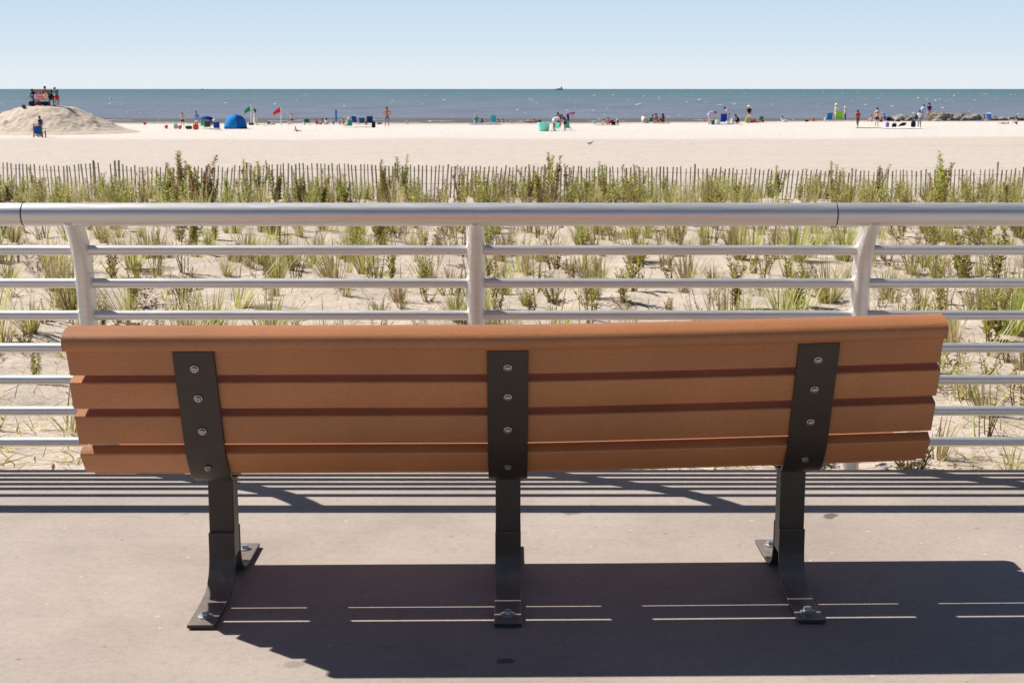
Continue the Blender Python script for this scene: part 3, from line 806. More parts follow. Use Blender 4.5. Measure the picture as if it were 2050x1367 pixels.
RB = [(-1e9, 406, 'above the handrail'), (406, 501, 'under handrail'), (501, 567, 'under first thin rail'), (567, 631, 'under second thin rail'), (631, 696, 'under third thin rail'), (696, 760, 'under fourth thin rail'), (760, 822, 'under fifth thin rail'), (822, 884, 'under sixth thin rail'), (884, 1e9, 'under lowest rail')]
ORD = ['first', 'second', 'third', 'fourth', 'fifth', 'sixth', 'seventh', 'eighth', 'ninth', 'tenth', 'eleventh', 'twelfth', 'thirteenth', 'fourteenth', 'fifteenth', 'sixteenth', 'seventeenth', 'eighteenth', 'nineteenth', 'twentieth']
PL = []      # (kindname, colourword, object, px, py)
SV, SC_, SF, SN = [], [], [], [0]
_cache = {}
def to_stuff(me, loc, rz, s):
    if me.name not in _cache:
        n = len(me.vertices); co = np.empty(n*3, dtype=np.float32); me.vertices.foreach_get('co', co)
        cl = np.empty(n*4, dtype=np.float32); me.color_attributes['Col'].data.foreach_get('color', cl)
        _cache[me.name] = (co.reshape(-1, 3), cl.reshape(-1, 4), np.array([tuple(p.vertices) for p in me.polygons if len(p.vertices) == 4], dtype=np.int32))
    co, cl, q = _cache[me.name]; co = co*s; c, s_ = math.cos(rz), math.sin(rz)
    SV.append(np.stack([co[:, 0]*c - co[:, 1]*s_ + loc[0], co[:, 0]*s_ + co[:, 1]*c + loc[1], co[:, 2] + loc[2]], 1))
    k = cl.copy(); k[:, :3] *= prnd.uniform(.8, 1.2); SC_.append(k); SF.append(q + SN[0]); SN[0] += len(co)
prnd = random.Random(21)
def plant(kindname, word, data, x, y, s, force=None, hgt=.4, rz=None):
    z = gz(x, y); rz = prnd.uniform(0, 2*PI) if rz is None else rz
    px, pb, k = proj((x, y, z)); pt = pb - hgt*s*k
    vis = -60 < px < 2110 and not hidden(px, pt, pb)
    if not vis or force == 'stuff':
        for me in (data if isinstance(data, tuple) else (data,)): to_stuff(me, (x, y, z), rz, s)
        return None
    if isinstance(data, tuple):
        o = empty(kindname, (x, y, z), rz, s)
        link('stem', data[0], M['leaf'], o); link('foliage', data[1], M['leaf'], o)
    else:
        o = link(kindname, data, M['leaf']); o.location = (x, y, z); o.rotation_euler = (0, 0, rz); o.scale = (s,)*3
    PL.append((kindname, word, o, px, (pt + pb*2)/3))
    return o
# planted rows on the dune
y = 6.15
while y < 25.5:
    w = .40*y + 1.6; x = -w + prnd.random()*.5
    while x < w:
        xx = x + prnd.gauss(0, .2); yy = max(5.95, y + prnd.gauss(0, .22))
        if noise.noise((xx*.6, yy*.5, 91)) < -.22: x += .42; continue
        q = prnd.random(); clump = noise.noise((xx*.35, yy*.3, 11))
        s = prnd.choice([prnd.uniform(.55, .9), prnd.uniform(.75, 1.15), prnd.uniform(.9, 1.45)])*(.72 if yy < 9 else 1)
        if q < .56 + .25*clump:
            wd, me = prnd.choice(GR); plant('grass_tuft', wd, me, xx, yy, s)
        elif q < .92:
            wd, d = prnd.choice(LF); plant('dune_plant', wd, d, xx, yy, s*.95)
        elif q < .97:
            wd, d = prnd.choice(DW); plant('dry_weed', wd, d, xx, yy, s)
        x += .42 + .004*y
    y += .58 + .006*y
# dense belt before the fence: one mass
BG = [grass_mesh(210+i, .3 + .15*i, 30, .62, .6).mesh('belt_grass', False, True) for i in range(5)]
BL = [two(leafy_mesh(230+i, 5, .62, 30, .10, OLIVE + GREEN + BROWN[:1], .32, .3), 'belt_stem', 'belt_leaf') for i in range(6)]
BD = [two(weed_mesh(250+i, .6), 'belt_stem', 'belt_leaf') for i in range(3)]
for i in range(1350):
    yy = 33.0 - 8.6*prnd.random()**1.5; xx = prnd.uniform(-.5*yy, .5*yy)
    if noise.noise((xx*.45, yy*.35, 30)) < .02 - .12*(yy > 30): continue
    q = prnd.random() + .35*noise.noise((xx*.3, yy*.3, 77)); s = prnd.uniform(.7, 1.2)
    if q < .5: plant('x', '', prnd.choice(BG), xx, yy, s, 'stuff')
    elif q < .93: plant('x', '', prnd.choice(BL), xx, yy, s, 'stuff')
    else: plant('x', '', prnd.choice(BD), xx, yy, s, 'stuff')
# tall plants standing out of the belt (photo x, top y)
for (px, ty) in [(18, 345), (45, 352), (75, 328), (120, 352), (335, 318), (360, 297), (388, 322), (405, 303), (425, 330), (455, 338), (497, 321), (520, 319), (552, 314), (600, 338), (645, 335), (690, 345), (768, 312), (812, 308), (835, 350), (920, 332), (968, 336), (1060, 322), (1085, 301), (1107, 308), (1140, 330), (1180, 332), (1212, 322), (1260, 326), (1278, 330), (1330, 348), (1490, 352), (1556, 326), (1600, 352), (1670, 324), (1700, 350), (1757, 328), (1800, 345), (1887, 290), (1872, 324), (1930, 350), (1975, 345), (2020, 340)]:
    yy = prnd.uniform(28.5, 32.6); xx = ray(px, 380).x*yy; k = F/yy
    zt = H + ray(px, ty).z*yy; s = max(.35, zt - gz(xx, yy))/1.0
    wd, d = prnd.choice(TALL); rz = prnd.uniform(0, 2*PI)
    plant('tall_plant', 'upright leafy', d, xx, yy, s*1.0, rz=rz)
for (px, ty) in [(1345, 335), (1425, 330), (1432, 335), (330, 352), (660, 350), (735, 362), (1500, 350), (1855, 350)]:
    yy = prnd.uniform(29, 32); xx = ray(px, 380).x*yy; zt = H + ray(px, ty).z*yy; s = max(.6, (zt - gz(xx, yy))/.44)
    wd, d = GR[prnd.randrange(5)]
    plant('grass_clump', 'tall bending green', d, xx, yy, s)
# labels for the plants, singled out by rail band, post and order
NOUN = {'grass_tuft': 'grass tuft', 'dune_plant': 'dune plant', 'dry_weed': 'dry weed', 'tall_plant': 'stalk', 'grass_clump': 'grass clump'}
CAT = {'grass_tuft': 'grass', 'dune_plant': 'plant', 'dry_weed': 'weed', 'tall_plant': 'plant', 'grass_clump': 'grass'}
GRP = {'grass_tuft': 'beach grass tufts planted on the dune', 'dune_plant': 'leafy plants growing on the dune', 'dry_weed': 'dry weeds on the dune', 'tall_plant': 'tall stalks before the slat fence', 'grass_clump': 'tall grass clumps before the slat fence'}
cells = {}
for e in PL:
    kn, wd, o, px, py = e
    col = next(c[2] for c in COLS if c[0] <= px < c[1])
    bd = 'before the slat fence' if kn in ('tall_plant', 'grass_clump') else next(b[2] for b in RB if b[0] <= py < b[1])
    cells.setdefault((kn, wd, bd, col), []).append(e)
for (kn, wd, bd, col), es in cells.items():
    es.sort(key=lambda e: e[3])
    for i, e in enumerate(es):
        t = f'{wd} {NOUN[kn]} {bd}, {col}'
        if kn == 'dry_weed': t = f'brown twiggy weed {bd}, {col}'
        if len(es) > 1: t += ', leftmost' if i == 0 else (', rightmost' if i == len(es) - 1 else f', {ORD[min(i, 19)]} from left')
        tag(e[2], t, CAT[kn], GRP[kn]); e[2]['kind'] = 'thing'
# low seedlings, dead stubble and creeping growth between the tufts
LOW = [grass_mesh(300+i, .45 + .15*i, 16, .3, 1.0).mesh('low_grass', False, True) for i in range(4)]
LOWL = [two(leafy_mesh(320+i, 6, .24, 16, .05, OLIVE + TAN[:1] + BROWN[:1], .4, .9), 'low_stem', 'low_leaf') for i in range(5)]
for i in range(1000):
    yy = 5.9 + 21*prnd.random()**1.25; xx = prnd.uniform(-.42*yy - 1, .42*yy + 1)
    if noise.noise((xx*.7, yy*.6, 140)) < -.08: continue
    plant('x', '', prnd.choice(LOW + LOWL), xx, yy, prnd.uniform(.5, 1.15), 'stuff')
# straw, twigs and seedlings lying about on the sand
LIT = MB()
for i in range(9000):
    yy = 5.8 + 24*prnd.random()**1.6; xx = prnd.uniform(-.42*yy - 1, .42*yy + 1)
    if noise.noise((xx*.9, yy*.9, 50)) < -.05 and prnd.random() < .8: continue
    a = prnd.uniform(0, 2*PI); up = prnd.random()
    if prnd.random() < .04: c = jit(BROWN[2], prnd, .3)
    c = jit(prnd.choice(TAN + BROWN[:2] if up < .75 else GREEN), prnd, .3)
    strip_blade(LIT, (xx, yy, gz(xx, yy) + .004), (math.cos(a), math.sin(a), .12 if up < .7 else 1.6), prnd.uniform(.05, .26), prnd.uniform(.004, .010), (prnd.gauss(0, .5), prnd.gauss(0, .5), 0 if up < .7 else -.4), c, c, 4, (-math.sin(a), math.cos(a), .5))
SV.append(np.array(LIT.v)); SC_.append(np.concatenate([np.array(LIT.c), np.ones((len(LIT.c), 1))], 1)); SF.append(np.array(LIT.f) + SN[0])
def quads(name, v, f, c):
    me = bpy.data.meshes.new(name); me.vertices.add(len(v)); me.vertices.foreach_set('co', v.astype(np.float32).ravel())
    me.loops.add(len(f)*4); me.loops.foreach_set('vertex_index', f.astype(np.int32).ravel())
    me.polygons.add(len(f)); me.polygons.foreach_set('loop_start', np.arange(0, len(f)*4, 4, dtype=np.int32)); me.polygons.foreach_set('loop_total', np.full(len(f), 4, dtype=np.int32))
    me.update(calc_edges=True); at_ = me.color_attributes.new('Col', 'FLOAT_COLOR', 'POINT'); at_.data.foreach_set('color', c.astype(np.float32).ravel()); return me
so = link('dune_vegetation', quads('dune_vegetation', np.concatenate(SV), np.concatenate(SF), np.concatenate(SC_)), M['leaf']); kind(so, 'stuff')
tag(so, 'matted grass, low plants and dry straw covering the dune sand', 'dune plants')

# ------------------------------------------------------------------ people
def skin_mesh(name, verts, edges, rad, sub=1, root=0):
    me = bpy.data.meshes.new(name); me.from_pydata(verts, edges, []); me.update()
    o = bpy.data.objects.new(name, me); C.objects.link(o)
    md = o.modifiers.new('s', 'SKIN'); md.use_smooth_shade = True
    if not me.skin_vertices: raise RuntimeError('no skin layer')
    for i, r_ in enumerate(rad):
        d = me.skin_vertices[0].data[i]
        d.radius = r_ if isinstance(r_, tuple) else (r_, r_); d.use_root = (i == root)
    sd = o.modifiers.new('u', 'SUBSURF'); sd.levels = sub; sd.render_levels = sub
    bpy.context.view_layer.update()
    dg = bpy.context.evaluated_depsgraph_get()
    nme = bpy.data.meshes.new_from_object(o.evaluated_get(dg)); nme.name = name
    bpy.data.objects.remove(o); bpy.data.meshes.remove(me)
    nme.shade_smooth(); nme.materials.clear()
    return nme
# joints: P pelvis, W waist, Ch chest, N neck, H head; per side: S shoulder, E elbow, Wr wrist, Hp hip, K knee, A ankle, T toe
POSES = {
 'stand': dict(P=(0,0,.95), W=(0,.01,1.10), Ch=(0,0,1.30), N=(0,.0,1.47), H=(0,.03,1.60), f=(0,1,0), S=(.185,0,1.41), E=(.245,-.04,1.13), Wr=(.255,.06,.90), Hp=(.09,0,.90), K=(.10,.02,.50), A=(.11,-.03,.08), T=(.125,.12,.03)),
 'hips': dict(P=(0,0,.95), W=(0,.01,1.10), Ch=(0,0,1.30), N=(0,.0,1.47), H=(0,.03,1.60), f=(0,1,0), S=(.19,0,1.41), E=(.37,-.05,1.18), Wr=(.20,.08,1.02), Hp=(.10,0,.90), K=(.13,.02,.50), A=(.16,-.03,.08), T=(.18,.12,.03)),
 'walk': dict(P=(0,0,.94), W=(0,.02,1.09), Ch=(0,.04,1.29), N=(0,.05,1.46), H=(0,.09,1.59), f=(0,1,0), S=(.185,.03,1.40), E=(.25,.12,1.14), Wr=(.24,.30,.97), E2=(.25,-.12,1.14), Wr2=(.24,-.2,.90), Hp=(.09,0,.89), K=(.10,.20,.52), A=(.10,.26,.08), T=(.11,.42,.05), K2=(.10,.0,.48), A2=(.10,-.28,.14), T2=(.10,-.16,.04)),
 'bend': dict(P=(0,-.12,.92), W=(0,.02,1.02), Ch=(0,.24,1.08), N=(0,.42,1.10), H=(0,.54,1.06), f=(0,.55,-.8), S=(.185,.34,1.06), E=(.22,.42,.78), Wr=(.18,.55,.55), Hp=(.09,-.1,.87), K=(.10,-.02,.48), A=(.11,-.06,.08), T=(.12,.09,.03)),
 'stoop': dict(P=(0,-.08,.94), W=(0,.0,1.08), Ch=(0,.12,1.24), N=(0,.25,1.36), H=(0,.34,1.46), f=(0,.8,-.5), S=(.185,.18,1.32), E=(.22,.26,1.04), Wr=(.17,.42,.86), Hp=(.09,-.06,.89), K=(.10,.02,.49), A=(.11,-.04,.08), T=(.12,.11,.03)),
 'sit': dict(P=(0,0,.12), W=(0,.0,.26), Ch=(0,.05,.46), N=(0,.08,.62), H=(0,.12,.75), f=(0,1,0), S=(.185,.06,.56), E=(.25,.22,.36), Wr=(.16,.40,.40), Hp=(.10,.04,.12), K=(.15,.38,.42), A=(.13,.58,.07), T=(.13,.72,.04)),
 'lean': dict(P=(0,0,.12), W=(0,-.05,.25), Ch=(0,-.15,.43), N=(0,-.2,.58), H=(0,-.19,.71), f=(0,1,0), S=(.185,-.18,.52), E=(.26,-.33,.28), Wr=(.28,-.40,.06), Hp=(.10,.04,.12), K=(.13,.42,.2), A=(.12,.82,.08), T=(.13,.86,.18)),
 'chair': dict(P=(0,0,.32), W=(0,-.04,.45), Ch=(0,-.1,.66), N=(0,-.14,.83), H=(0,-.12,.96), f=(0,1,0), S=(.185,-.12,.76), E=(.27,.02,.54), Wr=(.25,.26,.50), Hp=(.10,.05,.31), K=(.13,.44,.42), A=(.13,.62,.08), T=(.13,.76,.04)),
 'crouch': dict(P=(0,-.16,.30), W=(0,-.12,.44), Ch=(0,.02,.62), N=(0,.12,.76), H=(0,.2,.87), f=(0,.9,-.3), S=(.185,.06,.71), E=(.24,.22,.48), Wr=(.15,.42,.36), Hp=(.10,-.12,.29), K=(.17,.24,.46), A=(.13,-.06,.09), T=(.15,.10,.03)),
 'lie': dict(P=(0,0,.13), W=(0,-.16,.13), Ch=(0,-.36,.14), N=(0,-.52,.15), H=(0,-.65,.17), f=(0,.2,1), S=(.185,-.46,.12), E=(.30,-.26,.07), Wr=(.30,-.02,.06), Hp=(.10,.05,.12), K=(.12,.42,.2), A=(.12,.84,.08), T=(.14,.86,.2)),
}
def jt(p, k, s):
    v = p.get(k + '2', p[k]) if s < 0 else p[k]
    return Vector((v[0]*s, v[1], v[2]))
_pm = {}
def body_mesh(pose):
    key = (pose, 'body')
    if key in _pm: return _pm[key]
    p = POSES[pose]; V = []; E = []; Rr = []
    def a(v, r_, parent=None):
        V.append(tuple(v)); Rr.append(r_); i = len(V) - 1
        if parent is not None: E.append((parent, i))
        return i
    f = Vector(p['f']).normalized(); Hh = Vector(p['H']); Nn = Vector(p['N']); up = (Hh - Nn).normalized()
    P = a(p['P'], .125); W = a(p['W'], .105, P); Ch = a(p['Ch'], .13, W); Nk = a(p['N'], .055, Ch)
    hd = a(Hh - up*.03 + f*.015, .078, Nk); ht = a(Hh + up*.06, .085, hd); a(Hh + up*.12, .055, ht)
    a(Hh + f*.115 - up*.01, .014, hd)                     # nose
    for s in (-1, 1):
        S = a(jt(p, 'S', s), .062, Ch); e = a(jt(p, 'E', s), .042, S); w = a(jt(p, 'Wr', s), .028, e)
        d = (jt(p, 'Wr', s) - jt(p, 'E', s)).normalized(); sd = Vector((1, 0, 0)) if abs(d.x) < .8 else Vector((0, 1, 0))
        pal = a(jt(p, 'Wr', s) + d*.07, (.036, .02), w)
        for j, ln in ((-1.5, .065), (-.5, .08), (.5, .085), (1.5, .07)):
            kn = a(jt(p, 'Wr', s) + d*.105 + sd*j*.02, .0095, pal); a(jt(p, 'Wr', s) + d*(.105 + ln*.9) + sd*j*.024 + f*.015, .008, kn)
        th = a(jt(p, 'Wr', s) + d*.06 - sd*.05 + f*.02, .011, pal)
        hp = a(jt(p, 'Hp', s), .098, P); kn = a(jt(p, 'K', s), .058, hp)
        cf = jt(p, 'K', s).lerp(jt(p, 'A', s), .35); c_ = a(cf, .055, kn)
        an = a(jt(p, 'A', s), .038, c_); a(jt(p, 'T', s), (.042, .028), an)
    m_ = skin_mesh('person_body', V, E, Rr, 1, P); _pm[key] = m_
    return m_
def wear_mesh(pose, what):
    key = (pose, what)
    if key in _pm: return _pm[key]
    p = POSES[pose]; V = []; E = []; Rr = []
    def a(v, r_, parent=None):
        V.append(tuple(v)); Rr.append(r_); i = len(V) - 1
        if parent is not None: E.append((parent, i))
        return i
    if what in ('shirt', 'long_shirt', 'top'):
        Pp, Ww = Vector(p['P']), Vector(p['W'])
        if what == 'top':
            W = a(Ww.lerp(Vector(p['Ch']), .35), .12); Ch = a(p['Ch'], .148, W)
            for s in (-1, 1): a(jt(p, 'S', s)*.8 + Vector(p['Ch'])*.2, .07, Ch)
        else:
            st = a(Pp.lerp(Ww, .1), .145); W = a(Ww, .13, st); Ch = a(p['Ch'], .155, W); a(Vector(p['Ch']).lerp(Vector(p['N']), .6), .10, Ch)
            for s in (-1, 1):
                S = a(jt(p, 'S', s), .083, Ch); k = .6 if what == 'shirt' else 1
                e = a(jt(p, 'S', s).lerp(jt(p, 'E', s), k), .066, S)
                if what == 'long_shirt': a(jt(p, 'E', s).lerp(jt(p, 'Wr', s), .85), .05, e)
    elif what in ('shorts', 'trousers', 'briefs'):
        P = a(Vector(p['P']).lerp(Vector(p['W']), .35), .128); q = a(p['P'], .145, P)
        for s in (-1, 1):
            hp = a(jt(p, 'Hp', s), .118, q)
            k = {'briefs': .12, 'shorts': .72, 'trousers': 1}[what]
            kk = a(jt(p, 'Hp', s).lerp(jt(p, 'K', s), k), .095 if what != 'trousers' else .08, hp)
            if what == 'trousers': a(jt(p, 'K', s).lerp(jt(p, 'A', s), .85), .062, kk)
    elif what == 'dress':
        Ch = a(p['Ch'], .15); W = a(p['W'], .135, Ch); P = a(p['P'], .17, W)
        mid = (jt(p, 'K', 1) + jt(p, 'K', -1))/2; an = (jt(p, 'A', 1) + jt(p, 'A', -1))/2
        K = a(mid, .20, P); a(mid.lerp(an, .75), .25, K)
        for s in (-1, 1): a(jt(p, 'S', s)*.85 + Vector(p['Ch'])*.15, .07, Ch)
    if what in ('hair', 'long_hair', 'hat', 'cap'):
        Hh = Vector(p['H']); up = (Hh - Vector(p['N'])).normalized(); f = Vector(p['f']).normalized()
        f = (f - up*f.dot(up)).normalized(); sd = f.cross(up); rot = Matrix((sd, f, up)).transposed()
        mb = MB()
        if what in ('hair', 'long_hair'):
            mb.blob((0, -.022, .055), (.205, .225, .21), 1, 14, 9, jit=.12, seed=hash(pose) % 9)
            if what == 'long_hair': mb.blob((0, -.085, -.07), (.17, .10, .34), 1, 12, 8, jit=.15)
        elif what == 'hat':
            mb.lathe([(.20, .055), (.205, .065), (.125, .085), (.118, .13), (.10, .175), (.05, .19), (.005, .19)], seg=20, sy=1.08)
        else:
            mb.lathe([(.118, .05), (.122, .09), (.105, .145), (.06, .175), (.005, .18)], seg=18, sy=1.1)
            mb.blob((0, .15, .06), (.17, .17, .02), .9, 12, 6)
        mb.v = [tuple(rot @ Vector(v) + Hh) for v in mb.v]
        me = mb.mesh(what, True, False, 40); _pm[key] = me; return me
    m_ = skin_mesh(what, V, E, Rr, 1, 0); _pm[key] = m_
    return m_
PH = {'stand': 1.74, 'hips': 1.74, 'walk': 1.73, 'bend': 1.25, 'stoop': 1.6, 'sit': .89, 'lean': .85, 'chair': 1.1, 'crouch': 1.0, 'lie': .3}
PART = {'long_shirt': 'shirt', 'long_hair': 'hair', 'briefs': 'swim_briefs', 'cap': 'cap'}
BE = 'people on the beach'
LT, TN, DK = (214, 165, 135), (176, 112, 78), (105, 66, 48)
HB, HD, HY = (40, 28, 22), (24, 20, 20), (196, 160, 100)
def person(px, top, foot, pose, rz, sk, wears, label, loc=None, s=None):
    p = loc if loc is not None else at(px, foot, 45)
    if s is None: s = max(.5, min(1.08, (foot - top)/(F/p.y)/PH[pose]))
    if loc is None and p.y > 149 and s < .9 and 'child' not in label and 'small' not in label:
        s = .92
        for k in range(0, 220):
            y = 151 + k*.25; r_ = ray(px, top); x = r_.x*y
            if gz(x, y) + PH[pose]*s <= H + r_.z*y: break
        p = Vector((x, y, gz(x, y)))
    o = link('person', body_mesh(pose), skin(sk)); o.location = p; o.rotation_euler = (0, 0, R(rz)); o.scale = (s,)*3
    for (w, c) in wears: link(PART.get(w, w), wear_mesh(pose, w), cloth(c), o)
    tag(o, label, 'person', BE); return o
WH = (238, 236, 230); BK = (22, 22, 26); NV = (22, 36, 78); TEAL = (20, 140, 150); BLUE = (26, 84, 190); RED = (205, 45, 40)
person(92, 176, 212, 'chair', 0, TN, [('shirt', BK), ('hair', HD)], 'dark haired person sitting high in the wooden lifeguard chair on the sand mound', loc=Vector((ray(92, 200).x*118.6, 118.6, .62)), s=1)
person(114, 179, 214, 'stoop', 40, TN, [('shirt', (28, 150, 165)), ('shorts', (190, 40, 40)), ('cap', (190, 170, 70))], 'person in teal shirt and red shorts beside the lifeguard chair', loc=Vector((ray(114, 200).x*117.2, 117.2, gz(ray(114, 200).x*117.2, 117.2) + .02)), s=.95)
person(69, 184, 200, 'crouch', 60, DK, [('shirt', BK), ('hair', HD)], 'dark clothed person seated at the left side of the lifeguard chair', loc=Vector((ray(69, 200).x*117.6, 117.6, gz(ray(69, 200).x*117.6, 117.6) + .35)), s=1)
person(101, 184, 200, 'sit', -60, DK, [('shirt', BK), ('hair', HD)], 'dark clothed person leaning on the right side of the lifeguard chair', loc=Vector((ray(101, 200).x*117.4, 117.4, gz(ray(101, 200).x*117.4, 117.4) + .4)), s=1)
person(82, 234, 275, 'stand', 70, TN, [('shirt', (40, 60, 120)), ('trousers', NV), ('hair', HD)], 'dark haired person in navy shirt standing behind a wooden chair below the mound', s=.88)
person(366, 227, 255, 'hips', 20, LT, [('shorts', BK), ('hair', HB)], 'bare chested man in black trunks beside two orange balls')
person(394, 224, 258, 'stand', 30, TN, [('long_shirt', (110, 185, 225)), ('shorts', WH), ('cap', (190, 40, 60))], 'person in light blue shirt and red cap left of the blue beach tent')
person(430, 240, 259, 'chair', -150, LT, [('shirt', (30, 50, 120)), ('hat', WH)], 'person in white sun hat sitting left of the blue beach tent')
person(512, 219, 252, 'walk', 70, TN, [('dress', WH), ('long_hair', HB)], 'woman in a long white dress between the green and red flags')
person(585, 229, 250, 'hips', 0, LT, [('shorts', BK), ('hair', HB)], 'man in black trunks with hands on hips right of the red flag')
person(579, 242, 250, 'sit', 30, LT, [('shirt', WH), ('hair', HB)], 'small child in white sitting at the feet of the man in black trunks')
person(594, 257, 264, 'lean', -80, DK, [('shorts', BK), ('hair', HD)], 'dark figure reclining alone on open sand right of the red flag')
person(634, 239, 250, 'sit', 20, LT, [('shirt', (205, 60, 80)), ('hair', HB)], 'seated person in red shirt, right of the small green chair')
person(643, 238, 250, 'lean', 60, TN, [('top', (120, 50, 50)), ('hair', HD)], 'tanned person leaning back between the red shirted and white shirted sitters')
person(653, 237, 250, 'sit', -20, TN, [('shirt', WH), ('long_hair', HD)], 'long haired person in white sitting left of the closed blue umbrella')
person(667, 240, 250, 'sit', 0, LT, [('shirt', (120, 150, 205)), ('hair', HY)], 'fair haired person in pale blue directly left of the closed umbrella')
person(680, 242, 250, 'lean', 20, LT, [('shirt', (210, 150, 200)), ('hair', HB)], 'person in pink reclining directly right of the closed umbrella')
person(687, 240, 250, 'sit', -30, TN, [('top', (150, 50, 40)), ('hair', HB)], 'brown haired person in dark red second right of the closed umbrella')
person(697, 236, 256, 'chair', 40, LT, [('shirt', (190, 215, 215)), ('cap', WH)], 'person in white cap and pale shirt sitting in a teal chair')
person(733, 241, 250, 'sit', 0, TN, [('shirt', (190, 60, 60)), ('hair', HB)], 'person in red sitting between two dark blue chairs')
person(775, 216, 254, 'hips', 0, (190, 105, 62), [('shorts', (95, 125, 155)), ('hair', HB)], 'tanned bare chested man in grey blue shorts standing alone')
person(816, 240, 249, 'sit', 20, LT, [('shirt', (215, 195, 160)), ('hair', HY)], 'small fair child sitting alone near the water, right of the tanned man')
person(953, 231, 248, 'sit', 0, LT, [('shirt', (40, 165, 180)), ('long_hair', HY)], 'blond person in turquoise shirt sitting on a blue towel', s=1.08)
person(966, 237, 248, 'sit', 50, DK, [('top', (60, 40, 40)), ('hair', HD)], 'dark haired person sitting beside the blond one in turquoise')
person(997, 238, 248, 'sit', -20, TN, [('shorts', NV), ('hair', HB)], 'bare backed person in navy shorts right of the turquoise chair')
person(1007, 239, 248, 'sit', 10, LT, [('top', (210, 120, 70)), ('hair', HB)], 'person in orange top second right of the turquoise chair')
person(1024, 241, 248, 'sit', 0, LT, [('top', (200, 180, 170)), ('hair', (120, 70, 40))], 'small red haired person sitting third right of the turquoise chair')
person(1110, 223, 262, 'bend', -60, TN, [('shirt', WH), ('shorts', (215, 220, 230)), ('hair', HB)], 'person in white bending over the mint green tub', s=1.0)
person(1118, 225, 262, 'stoop', 160, TN, [('shirt', (70, 80, 100)), ('trousers', NV), ('long_hair', HB)], 'long haired person in grey facing the one bending over the tub', loc=at(1119, 258, 45), s=.9)
person(1131, 231, 262, 'stoop', 60, LT, [('shirt', (85, 65, 130)), ('shorts', NV), ('hair', HB)], 'person in purple shirt right of the mint green tub', s=.85)
person(1138, 220, 246, 'bend', -70, LT, [('shirt', (205, 95, 140)), ('trousers', NV), ('hair', HB)], 'person in pink shirt bending behind the mint green chairs', s=1.0)
person(1072, 239, 247, 'crouch', 60, TN, [('shirt', (120, 60, 90)), ('hair', HD)], 'crouching person in dark pink left of the mint green tub')
person(1207, 239, 250, 'lean', 60, LT, [('top', (200, 90, 80)), ('hair', HB)], 'reclining person in coral top left of the red chair')
person(1217, 236, 250, 'sit', -10, TN, [('shorts', (120, 60, 50)), ('hair', HD)], 'dark haired bare backed person behind the red chair')
person(1237, 239, 250, 'sit', 60, LT, [('shirt', (90, 95, 95)), ('hat', WH)], 'person in grey with white hat right of the red chair')
person(1287, 232, 247, 'sit', -60, LT, [('shirt', WH), ('hair', HY)], 'fair haired person in white shirt sitting left of a green chair', s=1.08)
person(1305, 230, 246, 'chair', 60, TN, [('shirt', (70, 90, 165)), ('hair', HD)], 'person in blue shirt sitting in the low green chair')
person(1314, 228, 245, 'sit', 20, TN, [('shorts', (120, 60, 50)), ('hair', HB)], 'bare chested person with raised knees between blue shirt and dark haired sitter', s=1.08)
person(1328, 231, 246, 'sit', 30, DK, [('top', (150, 60, 50)), ('long_hair', HD)], 'dark haired tanned person sitting on a reddish towel', s=1.05)
person(1420, 222, 249, 'bend', -70, LT, [('shirt', (165, 170, 215)), ('briefs', (165, 170, 215)), ('hair', HB)], 'woman in lavender shirt bending over a teal bag', s=1.08)
person(1458, 215, 247, 'stoop', 70, TN, [('shirt', (225, 190, 200)), ('shorts', (70, 170, 185)), ('cap', (40, 50, 110))], 'person in pale pink shirt and turquoise shorts looking down')
person(1476, 230, 249, 'crouch', 100, TN, [('shirt', BK), ('trousers', BK), ('hair', HD)], 'person in black crouching beside white bags')
person(1499, 213, 248, 'stand', 20, TN, [('shirt', BK), ('shorts', WH), ('hat', WH)], 'person in black shirt and white hat holding a green bag')
person(1512, 237, 246, 'lie', 80, TN, [('shorts', (190, 50, 60)), ('hair', HB)], 'person lying left of the small dark green chair')
person(1567, 233, 243, 'sit', 0, DK, [('shirt', (225, 225, 225)), ('hair', HD)], 'dark haired person wrapped in white sitting alone')
person(1629, 232, 243, 'sit', 20, TN, [('top', (190, 80, 60)), ('hair', HY)], 'tanned fair haired person sitting beside a small dark bag')
person(1674, 211, 242, 'stand', 40, LT, [('long_shirt', (236, 232, 205)), ('shorts', (236, 232, 205)), ('hat', (240, 236, 215))], 'person in cream clothes and hat beside a lime green chair', s=1.05)
person(1693, 214, 242, 'stand', 60, LT, [('long_shirt', (226, 200, 212)), ('trousers', (90, 90, 100)), ('hat', WH)], 'person in pale pink top and white hat right of lime green chair')
person(1717, 222, 257, 'walk', 10, DK, [('shirt', (190, 70, 70)), ('briefs', BK), ('hair', HD)], 'dark haired person in red top walking on open sand')
person(1755, 217, 254, 'stand', -30, LT, [('top', BK), ('shorts', (25, 25, 45)), ('hair', HB)], 'woman in black top and shorts standing before the seated group')
person(1746, 231, 245, 'sit', 60, LT, [('top', (215, 90, 85)), ('hair', HB)], 'person in coral sitting left behind the woman in black')
person(1763, 231, 245, 'sit', -20, TN, [('shorts', (60, 40, 40)), ('hair', HY)], 'bare backed person sitting right behind the woman in black')
person(1772, 228, 243, 'chair', -60, TN, [('shirt', BLUE), ('hair', HD)], 'person in bright blue sitting right of the woman in black')
person(1840, 222, 257, 'stand', -20, DK, [('shirt', (222, 222, 222)), ('shorts', (130, 150, 165)), ('hair', HD)], 'boy in white shirt and grey shorts nearest the camera on the right')
person(1845, 216, 243, 'stoop', -40, LT, [('shirt', (110, 170, 225)), ('shorts', (130, 150, 180)), ('hair', HB)], 'man in light blue shirt behind the boy in white', s=1.05)
